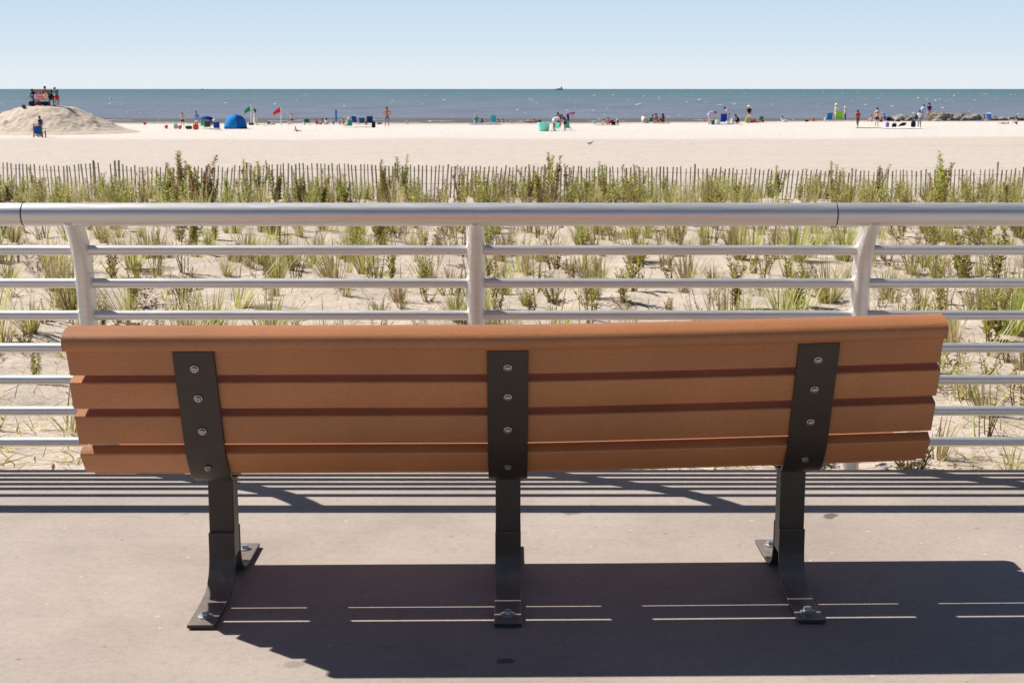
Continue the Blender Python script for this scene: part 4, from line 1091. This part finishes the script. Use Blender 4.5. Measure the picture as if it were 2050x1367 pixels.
person(1859, 212, 243, 'stand', 20, TN, [('shirt', (28, 50, 130)), ('shorts', (200, 180, 150)), ('hair', HD)], 'man in dark blue shirt and tan shorts by the rocks', s=1.08)
person(1869, 226, 243, 'bend', 60, LT, [('top', (225, 150, 150)), ('dress', (200, 175, 215)), ('hair', HB)], 'woman in pink and lavender bending beside the man in dark blue')
person(1967, 230, 241, 'lean', 60, TN, [('shorts', (30, 80, 160)), ('hair', HD)], 'person in blue trunks lounging on a blue towel by the rocks')
person(2036, 236, 250, 'sit', 70, LT, [('top', (215, 140, 150)), ('shorts', (40, 60, 170)), ('hair', HB)], 'person in pink and blue sitting at the far right')
person(2009, 245, 249, 'lie', 90, LT, [('shorts', (50, 70, 50)), ('hair', HB)], 'pale person lying flat on the sand near the far right')

# ------------------------------------------------------------------ beach things
def th(name, px, py, rz=0, s=1): return empty(name, at(px, py, 45), R(rz), s)
def beach_chair(px, py, rz, col, label, s=1, tall=.78):
    t = th('beach_chair', px, py, rz, s)
    mb = MB()
    for q in (-.29, .29):
        mb.tube([(q, .34, .02), (q, .30, .22), (q, -.14, .24), (q, -.32, tall)], .013, 6)
        mb.tube([(q, -.30, .02), (q, .1, .24), (q, .16, .40), (q, -.24, .44)], .013, 6)
    mb.tube([(-.29, -.32, tall), (.29, -.32, tall)], .013, 6); mb.tube([(-.29, .30, .22), (.29, .30, .22)], .013, 6)
    mb.build('frame', M['zinc'], t)
    def sheet(a, b, name):
        mb = MB(); n = 6; top = []; 
        for i in range(n+1):
            f = i/n; y = a[0] + (b[0]-a[0])*f; z = a[1] + (b[1]-a[1])*f; sg = .03*math.sin(PI*f)
            for x in (-.285, 0, .285): top.append((x, y + sg*.4, z - sg*(1 if x == 0 else .6)))
        fs = [(i*3+k, i*3+k+1, i*3+k+4, i*3+k+3) for i in range(n) for k in range(2)]
        bt = [(v[0], v[1] - .008, v[2] - .008) for v in top]; m_ = len(top)
        fs2 = [tuple(reversed([i + m_ for i in f])) for f in fs]
        rim = [(i*3, (i+1)*3) for i in range(n)] + [(i*3+2, (i+1)*3+2) for i in range(n)]
        fs3 = [(a_, b_, b_+m_, a_+m_) for a_, b_ in rim] + [(0, 1, 1+m_, m_), (1, 2, 2+m_, 1+m_)] + [(n*3, n*3+1, n*3+1+m_, n*3+m_), (n*3+1, n*3+2, n*3+2+m_, n*3+1+m_)]
        mb.add(top + bt, fs + fs2 + fs3); mb.build(name, cloth(col), t)
    sheet((.30, .225), (-.14, .245), 'seat'); sheet((-.145, .25), (-.325, tall), 'backrest')
    return tag(t, label, 'chair', 'folding chairs on the beach')
def bag(px, py, col, size, label, rz=0, cat='bag', dz=0):
    t = th('bag', px, py, rz); mb = MB(); w, d, h = size
    mb.blob((0, 0, h/2), (w, d, h), .55, 14, 9, jit=.1, seed=px); mb.build('pouch', cloth(col), t)
    mb = MB(); mb.tube([(-w*.28, -d*.2, h*.85), (-w*.2, -d*.2, h*1.2), (0, -d*.2, h*1.3), (w*.2, -d*.2, h*1.2), (w*.28, -d*.2, h*.85)], .014, 6); mb.build('handle', cloth(col), t)
    return tag(t, label, cat)
def towel(px, py, col, size, label, rz=0):
    p = at(px, py, 45); mb = MB(); nx, ny = 12, 8; vs = []; fs = []
    for k in (0, 1):
        for j in range(ny+1):
            for i in range(nx+1):
                x = size[0]*(i/nx - .5); y = size[1]*(j/ny - .5)
                vs.append((x, y, .012 + .035*abs(noise.noise((x*2 + px, y*2, 0))) + (.014 if k == 0 else 0)))
    n = (nx+1)*(ny+1)
    for j in range(ny):
        for i in range(nx):
            a = j*(nx+1)+i; fs.append((a, a+1, a+nx+2, a+nx+1)); fs.append((n+a, n+a+nx+1, n+a+nx+2, n+a+1))
    for i in range(nx): fs += [(i, n+i, n+i+1, i+1), (ny*(nx+1)+i, ny*(nx+1)+i+1, n+ny*(nx+1)+i+1, n+ny*(nx+1)+i)]
    for j in range(ny):
        a, b = j*(nx+1), (j+1)*(nx+1); fs += [(a, b, n+b, n+a), (a+nx, n+a+nx, n+b+nx, b+nx)]
    mb.add(vs, fs); o = mb.build('towel', cloth(col)); o.location = p + Vector((0, 0, .03)); o.rotation_euler = (0, 0, R(rz))
    return tag(o, label, 'towel')
def ball(px, py, col, r_, label):
    t = th('buoy', px, py); mb = MB(); mb.blob((0, 0, r_), (2*r_, 2*r_, 2*r_), 1, 16, 10); mb.build('float', cloth(col), t)
    mb = MB(); mb.lathe([(r_*.16, 1.97*r_), (r_*.16, 2.12*r_), (r_*.09, 2.14*r_)], seg=8); mb.build('cap', M['white'], t)
    return tag(t, label, 'buoy')
def flag(px, py, top, col, fy, label, fw=.62):
    t = th('flag', px, py, 0); hgt = (py - top)/(F/t.location.y)
    mb = MB(); mb.tube([(0, 0, 0), (0, 0, hgt)], [.055, .04], 8); mb.build('pole', M['white'], t)
    mb = MB(); n = 10; vs = []; fs = []
    for k in (0, 1):
        for i in range(n+1):
            f = i/n
            for j in (0, .5, 1):
                vs.append((-.04 - fw*f, .08*math.sin(f*6 + j) + .012*k, fy*hgt - .58*f*.75 - j*(.52 - .2*f) + .05*math.sin(f*5)))
    m_ = (n+1)*3
    for i in range(n):
        for k in range(2):
            a = i*3+k; fs.append((a, a+1, a+4, a+3)); fs.append((m_+a, m_+a+3, m_+a+4, m_+a+1))
        for k in (0, 2): a = i*3+k; fs.append((a, a+3, m_+a+3, m_+a))
    mb.add(vs, fs); mb.build('cloth', cloth(col), t)
    return tag(t, label, 'flag', 'warning flags on white poles')
flag(503, 250, 211, (20, 150, 90), .93, 'green flag on a white pole right of the blue tent')
flag(563, 251, 215, (235, 55, 40), .97, 'red flag on a white pole', .72)
# pop-up tent
t = th('beach_tent', 472, 258, 10); mb = MB()
def dome(a0, a1, inner=0):
    vs = []; fs = []; n, m_ = 10, 8
    for i in range(n+1):
        ph = a0 + (a1-a0)*i/n
        for j in range(m_+1):
            th_ = PI/2*j/m_
            bul = 1 - .06*math.sin(PI*((i/n)))
            vs.append((1.02*math.cos(ph)*math.cos(th_)**.8*bul, .85*math.sin(ph)*math.cos(th_)**.8*bul, 1.28*math.sin(th_)**.95))
    for i in range(n):
        for j in range(m_): fs.append((i*(m_+1)+j, (i+1)*(m_+1)+j, (i+1)*(m_+1)+j+1, i*(m_+1)+j+1))
    return vs, fs
for (a0, a1, c) in ((180, 280, (34, 135, 205)), (280, 362, (22, 105, 180)), (2, 40, (22, 105, 180)), (140, 180, (34, 135, 205))):
    mb = MB(); mb.add(*dome(R(a0), R(a1))); o = mb.build('panel', cloth(c), t)
    s_ = o.modifiers.new('thick', 'SOLIDIFY'); s_.thickness = .012
mb = MB()
for a0 in (140, 180, 280, 40):
    vs, _ = dome(R(a0), R(a0 + 1)); mb.tube([Vector(v)*1.005 for v in vs[:9]], .012, 6)
mb.build('tent_pole', M['seam'], t)
mb = MB(); mb.lathe([(1.03, 0), (1.03, .03), (.9, .035)], seg=24, sy=.83); mb.build('groundsheet', cloth(NV), t)
tag(t, 'blue dome beach tent on the sand left of the green flag', 'tent')
# open umbrella
t = th('umbrella', 414, 258); mb = MB(); mb.tube([(0, 0, 0), (.0, 0, 1.16)], .02, 8); mb.build('pole', M['white'], t)
mb = MB(); mb.lathe([(.62, .80), (.58, .90), (.45, 1.02), (.25, 1.1), (.01, 1.13), (.01, 1.12), (.25, 1.08), (.45, 1.0), (.57, .88)], seg=16); mb.build('canopy', cloth((28, 52, 130)), t)
tag(t, 'low open navy umbrella over chairs left of the blue tent', 'umbrella')
t = th('umbrella', 673, 250); mb = MB(); mb.tube([(0, 0, 0), (.0, 0, 1.62)], .02, 8); mb.build('pole', M['white'], t)
mb = MB(); mb.lathe([(.05, .35), (.12, .42), (.13, .6), (.10, 1.0), (.12, 1.3), (.06, 1.5), (.012, 1.56)], seg=10); mb.build('canopy', cloth((35, 130, 190)), t)
tag(t, 'closed blue umbrella standing upright among sitters', 'umbrella')
beach_chair(407, 257, 170, (60, 200, 110), 'bright green chair under the navy umbrella', .95)
beach_chair(415, 259, 20, (70, 75, 85), 'dark grey chair under the navy umbrella', .95)
beach_chair(434, 261, 10, (36, 60, 150), 'blue chair just left of the blue tent', .9)
beach_chair(615, 250, 0, (24, 100, 84), 'small dark green chair right of the man in black trunks', .9, .65)
beach_chair(699, 256, 30, (50, 150, 145), 'teal chair of the person in white cap', .85)
beach_chair(712, 250, -30, (34, 66, 150), 'tilted royal blue chair right of the closed umbrella', 1.05, .85)
beach_chair(725, 251, 0, (22, 84, 120), 'teal blue chair, left of two dark chairs', .95)
beach_chair(741, 251, 0, (20, 56, 92), 'tall navy chair, right of two dark chairs', 1.05, .85)
beach_chair(987, 248, 10, (60, 180, 200), 'turquoise chair with high back between seated people', 1.0, .85)
beach_chair(1112, 262, 150, (90, 215, 180), 'mint green chair right beside the tub', .9, .72)
beach_chair(1136, 261, -160, (90, 210, 180), 'mint green chair under the person in purple', .9, .72)
beach_chair(1222, 251, 20, (215, 50, 60), 'low red chair in the reclining group', .8, .6)
beach_chair(1301, 247, 30, (40, 130, 110), 'low green chair of the person in blue shirt', .8, .7)
beach_chair(1448, 249, 0, (26, 62, 160), 'royal blue chair beside person in turquoise shorts', 1.1, .92)
beach_chair(1478, 250, 80, (60, 60, 70), 'dark chair under the crouching person in black', .75, .6)
beach_chair(1522, 245, 20, (20, 130, 96), 'small emerald chair right of the person in white hat', .85, .7)
beach_chair(1659, 242, 10, (30, 120, 190), 'bright blue chair left of the person in cream', 1.05, .85)
beach_chair(1680, 242, -10, (130, 215, 40), 'lime green chair beside the person in cream', 1.1, .95)
beach_chair(1983, 241, -60, (40, 100, 160), 'blue reclined chair by the rocks on the right', 1.0, .8)
beach_chair(1833, 243, 20, (30, 30, 34), 'black chair left of the man in light blue', .95, .75)
ball(290, 250.5, (225, 50, 60), .15, 'red buoy alone near the water right of the mound')
ball(333, 258, (240, 100, 60), .17, 'orange ball left of the pale grey bag')
ball(360, 259, (240, 105, 60), .18, 'orange ball right of the pale grey bag')
bag(352, 258, (170, 190, 185), (.4, .3, .42), 'pale grey bag between two orange balls')
bag(378, 259, (40, 80, 60), (.6, .35, .3), 'dark green bag right of the orange ball')
bag(392, 260, (220, 90, 70), (.5, .35, .5), 'red and orange bag before the person in light blue')
bag(503, 251, (50, 50, 60), (.5, .3, .22), 'dark bag at the foot of the green flag')
bag(538, 250, (40, 40, 55), (.3, .25, .24), 'small dark bag between the two flags')
bag(609, 250, WH, (.3, .25, .2), 'small white bag beside the dark green chair')
bag(748, 256, (26, 28, 40), (.36, .3, .55), 'tall black bag right of the navy chair')
bag(760, 249, (40, 60, 100), (.5, .4, .16), 'flat dark blue bag left of the tanned man')
bag(1080, 248, (90, 40, 70), (.5, .4, .34), 'dark pink bag beside the crouching person')
bag(1228, 251, (24, 24, 28), (.4, .3, .38), 'black bag right of the red chair')
bag(1190, 249, (170, 210, 210), (.25, .2, .3), 'pale aqua bag left of the reclining group')
bag(1295, 247, (195, 215, 210), (.4, .3, .3), 'pale bag left of the low green chair')
bag(1427, 250, (40, 110, 120), (.36, .3, .42), 'teal bag under the bending woman in lavender')
bag(1437, 249, (220, 225, 205), (.5, .35, .4), 'cream bag left of the royal blue chair')
bag(1458, 249, (226, 228, 238), (.5, .35, .34), 'white bag right of the royal blue chair')
bag(1467, 249, (235, 235, 235), (.42, .3, .5), 'tall white bag left of the crouching person')
bag(1496, 246, (140, 205, 50), (.46, .3, .5), 'lime green bag carried beside person in white hat')
bag(1507, 246, (30, 36, 36), (.6, .35, .3), 'black bag right of the lime green bag')
bag(1615, 242, (36, 40, 44), (.4, .3, .16), 'flat dark bag left of the tanned fair haired sitter')
bag(1652, 242, (225, 222, 215), (.25, .2, .4), 'white bag left of the bright blue chair')
bag(1779, 243, (28, 34, 34), (.5, .4, .42), 'black bag right of the person in bright blue')
bag(1786, 243, (30, 110, 90), (.36, .3, .28), 'green bag right of the large black bag')
bag(1776, 255, (150, 120, 190), (.3, .3, .42), 'purple bag on the white sheet')
bag(1790, 256, (26, 26, 28), (.4, .3, .38), 'black bag right of the purple bag')
bag(1828, 256, (26, 28, 28), (.4, .3, .56), 'tall black backpack left of the boy in white')
bag(1798, 244, (60, 50, 45), (.4, .3, .2), 'small brown bag before the rocks')
bag(64, 213, (24, 44, 74), (.45, .4, .4), 'dark blue bag on the left top of the mound')
bag(48, 217, (70, 70, 80), (.3, .3, .25), 'small grey bag on the mound slope')
towel(972, 249.5, (60, 130, 200), (3.2, 1.6), 'blue towel under the turquoise group')
towel(730, 255, (225, 205, 190), (1.9, 1.2), 'pale towel before the dark blue chairs')
towel(1328, 247, (170, 80, 70), (1.3, 1.4), 'reddish towel under the dark haired sitter')
towel(1448, 250, (60, 130, 190), (1.9, 1.2), 'blue towel under the royal blue chair')
towel(1740, 256, (226, 222, 190), (2.6, 1.7), 'pale yellow towel at the feet of the woman in black')
towel(1805, 257.5, (240, 240, 245), (3.3, 2.2), 'large white sheet spread under several black bags')
towel(1965, 242, (40, 90, 170), (1.6, 1.1), 'blue towel by the rocks under the lounging person')
person(424, 239, 257, 'chair', -90, TN, [('shirt', (60, 60, 70)), ('hair', HD)], 'person in grey sitting half under the navy umbrella', s=.95)
person(1060, 240, 247, 'lie', 90, TN, [('top', (70, 50, 80)), ('hair', HD)], 'person lying left of the crouching person in dark pink')
towel(527, 250, (230, 225, 220), (1.6, 1.0), 'white towel between the woman in white and the red flag')
towel(1215, 251, (220, 200, 185), (2.4, 1.3), 'pale towel under the reclining group by the red chair')
bag(547, 250, (215, 190, 190), (.4, .3, .22), 'pale pink bag just left of the red flag')
bag(1572, 243, (225, 222, 218), (.6, .4, .2), 'pale bundle beside the person wrapped in white')
bag(1312, 247, (200, 196, 190), (.4, .3, .24), 'pale bundle before the bare chested sitter')
# mint tub
t = th('tub', 1088, 263); mb = MB()
mb.lathe([(.38, 0), (.47, .1), (.52, .66), (.54, .72), (.52, .74), (.49, .7), (.44, .12), (.02, .10)], seg=24); mb.build('basin', cloth((150, 238, 215)), t)
mb = MB(); mb.tube([(.53*math.cos(a*PI/12), .53*math.sin(a*PI/12), .72) for a in range(25)], .025, 6); mb.build('rim', cloth((140, 235, 210)), t)
tag(t, 'mint green round tub on the sand under people in white', 'tub')
# folded umbrella lying on the sheet
t = th('umbrella', 1806, 255, 25); mb = MB(); mb.tube([(-.5, 0, .05), (.5, 0, .32)], .018, 6); mb.build('pole', M['seam'], t)
mb = MB(); mb.tube([(-.4, 0, .1), (-.1, 0, .22), (.2, 0, .27), (.45, 0, .33)], [.03, .13, .15, .05], 9); mb.build('canopy', cloth(BK), t)
tag(t, 'folded black umbrella on the white sheet', 'umbrella')
# gull
def gull(px, py, label):
    V = [(0,0,.2),(0,.12,.23),(0,.2,.31),(0,.25,.36),(0,.33,.35),(0,-.15,.2),(0,-.3,.2),(.03,.0,.1),(.03,0,0),(-.03,0,.1),(-.03,0,0),(.09,-.05,.22),(.06,-.3,.24),(-.09,-.05,.22),(-.06,-.3,.24)]
    E = [(0,1),(1,2),(2,3),(3,4),(0,5),(5,6),(0,7),(7,8),(0,9),(9,10),(0,11),(11,12),(0,13),(13,14)]
    me = skin_mesh('seagull', V, E, [.1,.085,.05,.05,.01,.08,.025,.012,.01,.012,.01,.04,.015,.04,.015], 1, 0)
    o = link('seagull', me, vary('gull_feathers', (.5, .49, .47), .7, .4, 6)); o.location = at(px, py, 40); o.rotation_euler = (0, 0, R(-70)); o.scale = (.75,)*3
    tag(o, label, 'bird')
gull(1181, 292, 'grey and white gull standing on the open beach sand')
gull(1900, 242.5, 'small dark bird on sand right of the man in dark blue')
gull(1925, 242.5, 'small dark bird farther right, before the rocks')
# rocks
rk = random.Random(5)
RK = [(1806, 'low tan rock left of the black chair', 2.2, .75), (1826, 'dark tan rock behind the black chair', 1.6, .6), (1884, 'long tan rock beside the bending woman', 2.6, 1.0), (1900, 'dark sloping slab rock behind the small bird', 2.4, .8), (1918, 'pale grey rock between two birds', 1.7, .72), (1942, 'broad grey rock left of the lounging person', 2.5, .85), (1992, 'dark flat rock right of the reclined chair', 2.2, .55), (2030, 'low pale rock behind the far right sitter', 1.8, .6), (2046, 'small brown rock at the photo right edge', 1.4, .45)]
for i, (px, lab, w, h) in enumerate(RK):
    r_ = ray(px, 242); y = 153.5; p = Vector((r_.x*y, y, gz0(r_.x*y, y) - .1))
    mb = MB(); mb.blob((0, 0, h*.35), (w, w*.8, h*1.3), .8, 16, 11, jit=.5, seed=i*7.3)
    o = mb.build('rock', M['rock'], smooth=False); o.location = p; o.rotation_euler = (0, 0, rk.uniform(0, 3)); tag(o, lab, 'rock', 'jetty rocks at the waterline')
# lifeguard chair on the mound
ly = 118.0; lx = ray(88, 200).x*ly; lz = gz(lx, ly) - .02
t = empty('lifeguard_chair', (lx, ly, lz), R(-6))
W2 = .66
for q in (-1, 1):
    mb = MB(); mb.box((q*W2, -.42, .66), (.09, .09, 1.34)); mb.build('leg', M['wood'], t)
    mb = MB(); mb.box((q*W2*.98, .40, .36), (.09, .09, .76)); mb.build('leg', M['wood'], t)
    mb = MB(); mb.box((q*(W2 + .06), -.02, .82), (.10, .9, .05)); mb.build('armrest', M['wood'], t)
mb = MB()
for k in range(8): mb.box((-W2 + .12 + k*.154, -.40, 1.02), (.10, .03, .56))
mb.box((0, -.445, 1.28), (1.36, .03, .11)); mb.box((0, -.445, .78), (1.3, .03, .09)); mb.build('backrest', M['wood'], t, smooth=False)
mb = MB()
for k in range(6): mb.box((0, -.36 + k*.15, .52), (1.24, .13, .035))
mb.build('seat', M['wood'], t, smooth=False)
mb = MB(); mb.box((0, -.47, .14), (1.3, .03, .12)); mb.box((0, -.47, .34), (1.3, .03, .09)); mb.build('crossbar', M['wood'], t, smooth=False)
tag(t, 'reddish wooden lifeguard chair on top of the sand mound', 'chair')
for (dx, dz, col, sz, lab) in [(-.35, .56, (205, 170, 215), (.5, .3, .42), 'lavender towel bundle hanging on the lifeguard chair'), (.05, .5, (230, 140, 110), (.5, .3, .42), 'coral and white bundle hanging on the lifeguard chair'), (.38, .62, (225, 200, 180), (.42, .3, .4), 'cream bundle hanging on the lifeguard chair right side'), (-.2, .08, (120, 40, 50), (.6, .3, .3), 'dark red bag under the lifeguard chair'), (.3, .05, (40, 40, 55), (.6, .3, .32), 'black bag under the lifeguard chair')]:
    b = empty('bag', (lx + dx, ly - .62, lz + dz)); mb = MB(); mb.blob((0, 0, sz[2]/2), sz, .7, 12, 8, jit=.25, seed=dx*9); mb.build('pouch', cloth(col), b)
    mb = MB(); mb.tube([(-.1, 0, sz[2]*.9), (-.08, .03, sz[2]*1.15), (.08, .03, sz[2]*1.15), (.1, 0, sz[2]*.9)], .012, 5); mb.build('handle', cloth(col), b)
    tag(b, lab, 'bag')
# wooden armchair with blue cloth at the foot of the mound
p = at(83, 275, 45); t = empty('deck_chair', p + Vector((0, -.35, 0)), R(-8))
for q in (-1, 1):
    mb = MB(); mb.box((q*.32, -.25, .48), (.07, .06, .98), Matrix.Rotation(R(-q*3), 3, 'Y')); mb.build('leg', M['wood'], t)
    mb = MB(); mb.box((q*.30, .3, .25), (.07, .06, .5)); mb.build('leg', M['wood'], t)
    mb = MB(); mb.box((q*.345, .05, .62), (.09, .75, .04)); mb.build('armrest', M['wood'], t)
mb = MB(); mb.blob((0, -.27, .52), (.54, .07, .62), .4, 16, 10); mb.build('backrest', cloth((24, 84, 150)), t)
mb = MB(); mb.box((0, 0, .36), (.56, .5, .05)); mb.build('seat', M['wood'], t, bevel=.01)
mb = MB(); mb.box((0, -.29, .14), (.58, .04, .07)); mb.build('crossbar', M['wood'], t)
tag(t, 'wooden armchair with blue cloth back at the foot of the sand mound', 'chair')
# ships
def ship(px, py, length, D, label, mirror=1):
    z = SEA; r_ = ray(px, py); t = empty('ship', (r_.x*D, D, z), R(90 if mirror > 0 else -90) - R(90))
    l = length
    mb = MB(); n = 12; vs = []; fs = []
    for i in range(n+1):
        f = i/n; w = .09*l*math.sin(PI*min(1, .12 + f*.95))**.5 if f < 1 else .01; x = l*(f - .5)*mirror*-1
        dk = .085*l*(1 + .5*max(0, f - .7)/.3)
        vs += [(x, -w*.7, -2), (x, -w, dk), (x, w, dk), (x, w*.7, -2)]
    for i in range(n):
        for k in range(4): fs.append((i*4+k, i*4+(k+1) % 4, (i+1)*4+(k+1) % 4, (i+1)*4+k))
    fs += [(0, 3, 2, 1), (n*4, n*4+1, n*4+2, n*4+3)]
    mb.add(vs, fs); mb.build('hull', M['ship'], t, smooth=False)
    sg = mirror
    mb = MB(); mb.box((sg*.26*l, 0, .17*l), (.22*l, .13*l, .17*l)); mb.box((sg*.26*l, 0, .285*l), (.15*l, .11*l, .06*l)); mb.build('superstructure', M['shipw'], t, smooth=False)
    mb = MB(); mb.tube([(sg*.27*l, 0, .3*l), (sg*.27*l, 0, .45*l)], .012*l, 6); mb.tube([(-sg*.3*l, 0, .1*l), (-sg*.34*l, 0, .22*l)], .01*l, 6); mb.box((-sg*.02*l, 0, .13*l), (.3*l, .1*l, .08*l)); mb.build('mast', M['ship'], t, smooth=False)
    return tag(t, label, 'ship')
ship(1119, 176, 54, 8500, 'blue grey ship on the horizon above the middle of the beach')
ship(404, 177, 30, 12000, 'tiny ship on the horizon above the light blue shirted person')
ship(262, 177, 16, 12000, 'speck of a boat on the horizon right of the mound')

# ------------------------------------------------------------------ light
w = bpy.data.worlds.new('World'); sc.world = w; w.use_nodes = True
nt = w.node_tree; bg = nt.nodes['Background']
sky = nt.nodes.new('ShaderNodeTexSky'); sky.sky_type = 'NISHITA'; sky.sun_disc = False
SD = Vector((.934, -.41, -1.0))
el = math.atan2(1, math.hypot(.934, .41)); az = math.atan2(-.934, .41)
sky.sun_elevation = el; sky.sun_rotation = az
sky.air_density = .8; sky.dust_density = .05; sky.ozone_density = 5.0; sky.altitude = 0
EXPO = .55
# pale sea air low over the horizon, clear blue above
tc = nt.nodes.new('ShaderNodeTexCoord'); sp = nt.nodes.new('ShaderNodeSeparateXYZ'); nt.links.new(tc.outputs['Generated'], sp.inputs[0])
STR = .05
def low(r, g, b): return tuple(c/STR/2**EXPO/20 for c in srgb(r, g, b))
cr = ramp(nt, [(0, low(231, 237, 244)), (.012, low(228, 236, 244)), (.03, low(214, 230, 243)), (.062, low(198, 223, 241)), (.12, low(160, 201, 234))])
nt.links.new(sp.outputs['Z'], cr.inputs[0])
ml = nt.nodes.new('ShaderNodeVectorMath'); ml.operation = 'SCALE'; ml.inputs['Scale'].default_value = 20; nt.links.new(cr.outputs[0], ml.inputs[0])
fr = nt.nodes.new('ShaderNodeMapRange'); fr.inputs['From Min'].default_value = .065; fr.inputs['From Max'].default_value = .17; nt.links.new(sp.outputs['Z'], fr.inputs['Value'])
mx = nt.nodes.new('ShaderNodeMix'); mx.data_type = 'RGBA'
nt.links.new(fr.outputs[0], mx.inputs[0]); nt.links.new(ml.outputs[0], mx.inputs[6]); nt.links.new(sky.outputs[0], mx.inputs[7])
nt.links.new(mx.outputs[2], bg.inputs[0]); bg.inputs[1].default_value = STR
sd = bpy.data.lights.new('sun', 'SUN'); sd.energy = 5.0; sd.angle = R(.53); sd.color = (1, .965, .92)
so_ = bpy.data.objects.new('sun', sd); C.objects.link(so_); so_.rotation_euler = SD.to_track_quat('-Z', 'Y').to_euler(); so_.location = (-30, 15, 40)
sc.view_settings.view_transform = 'Standard'; sc.view_settings.look = 'None'; sc.view_settings.gamma = 1
sc.view_settings.exposure = EXPO
sc.render.engine = 'CYCLES'
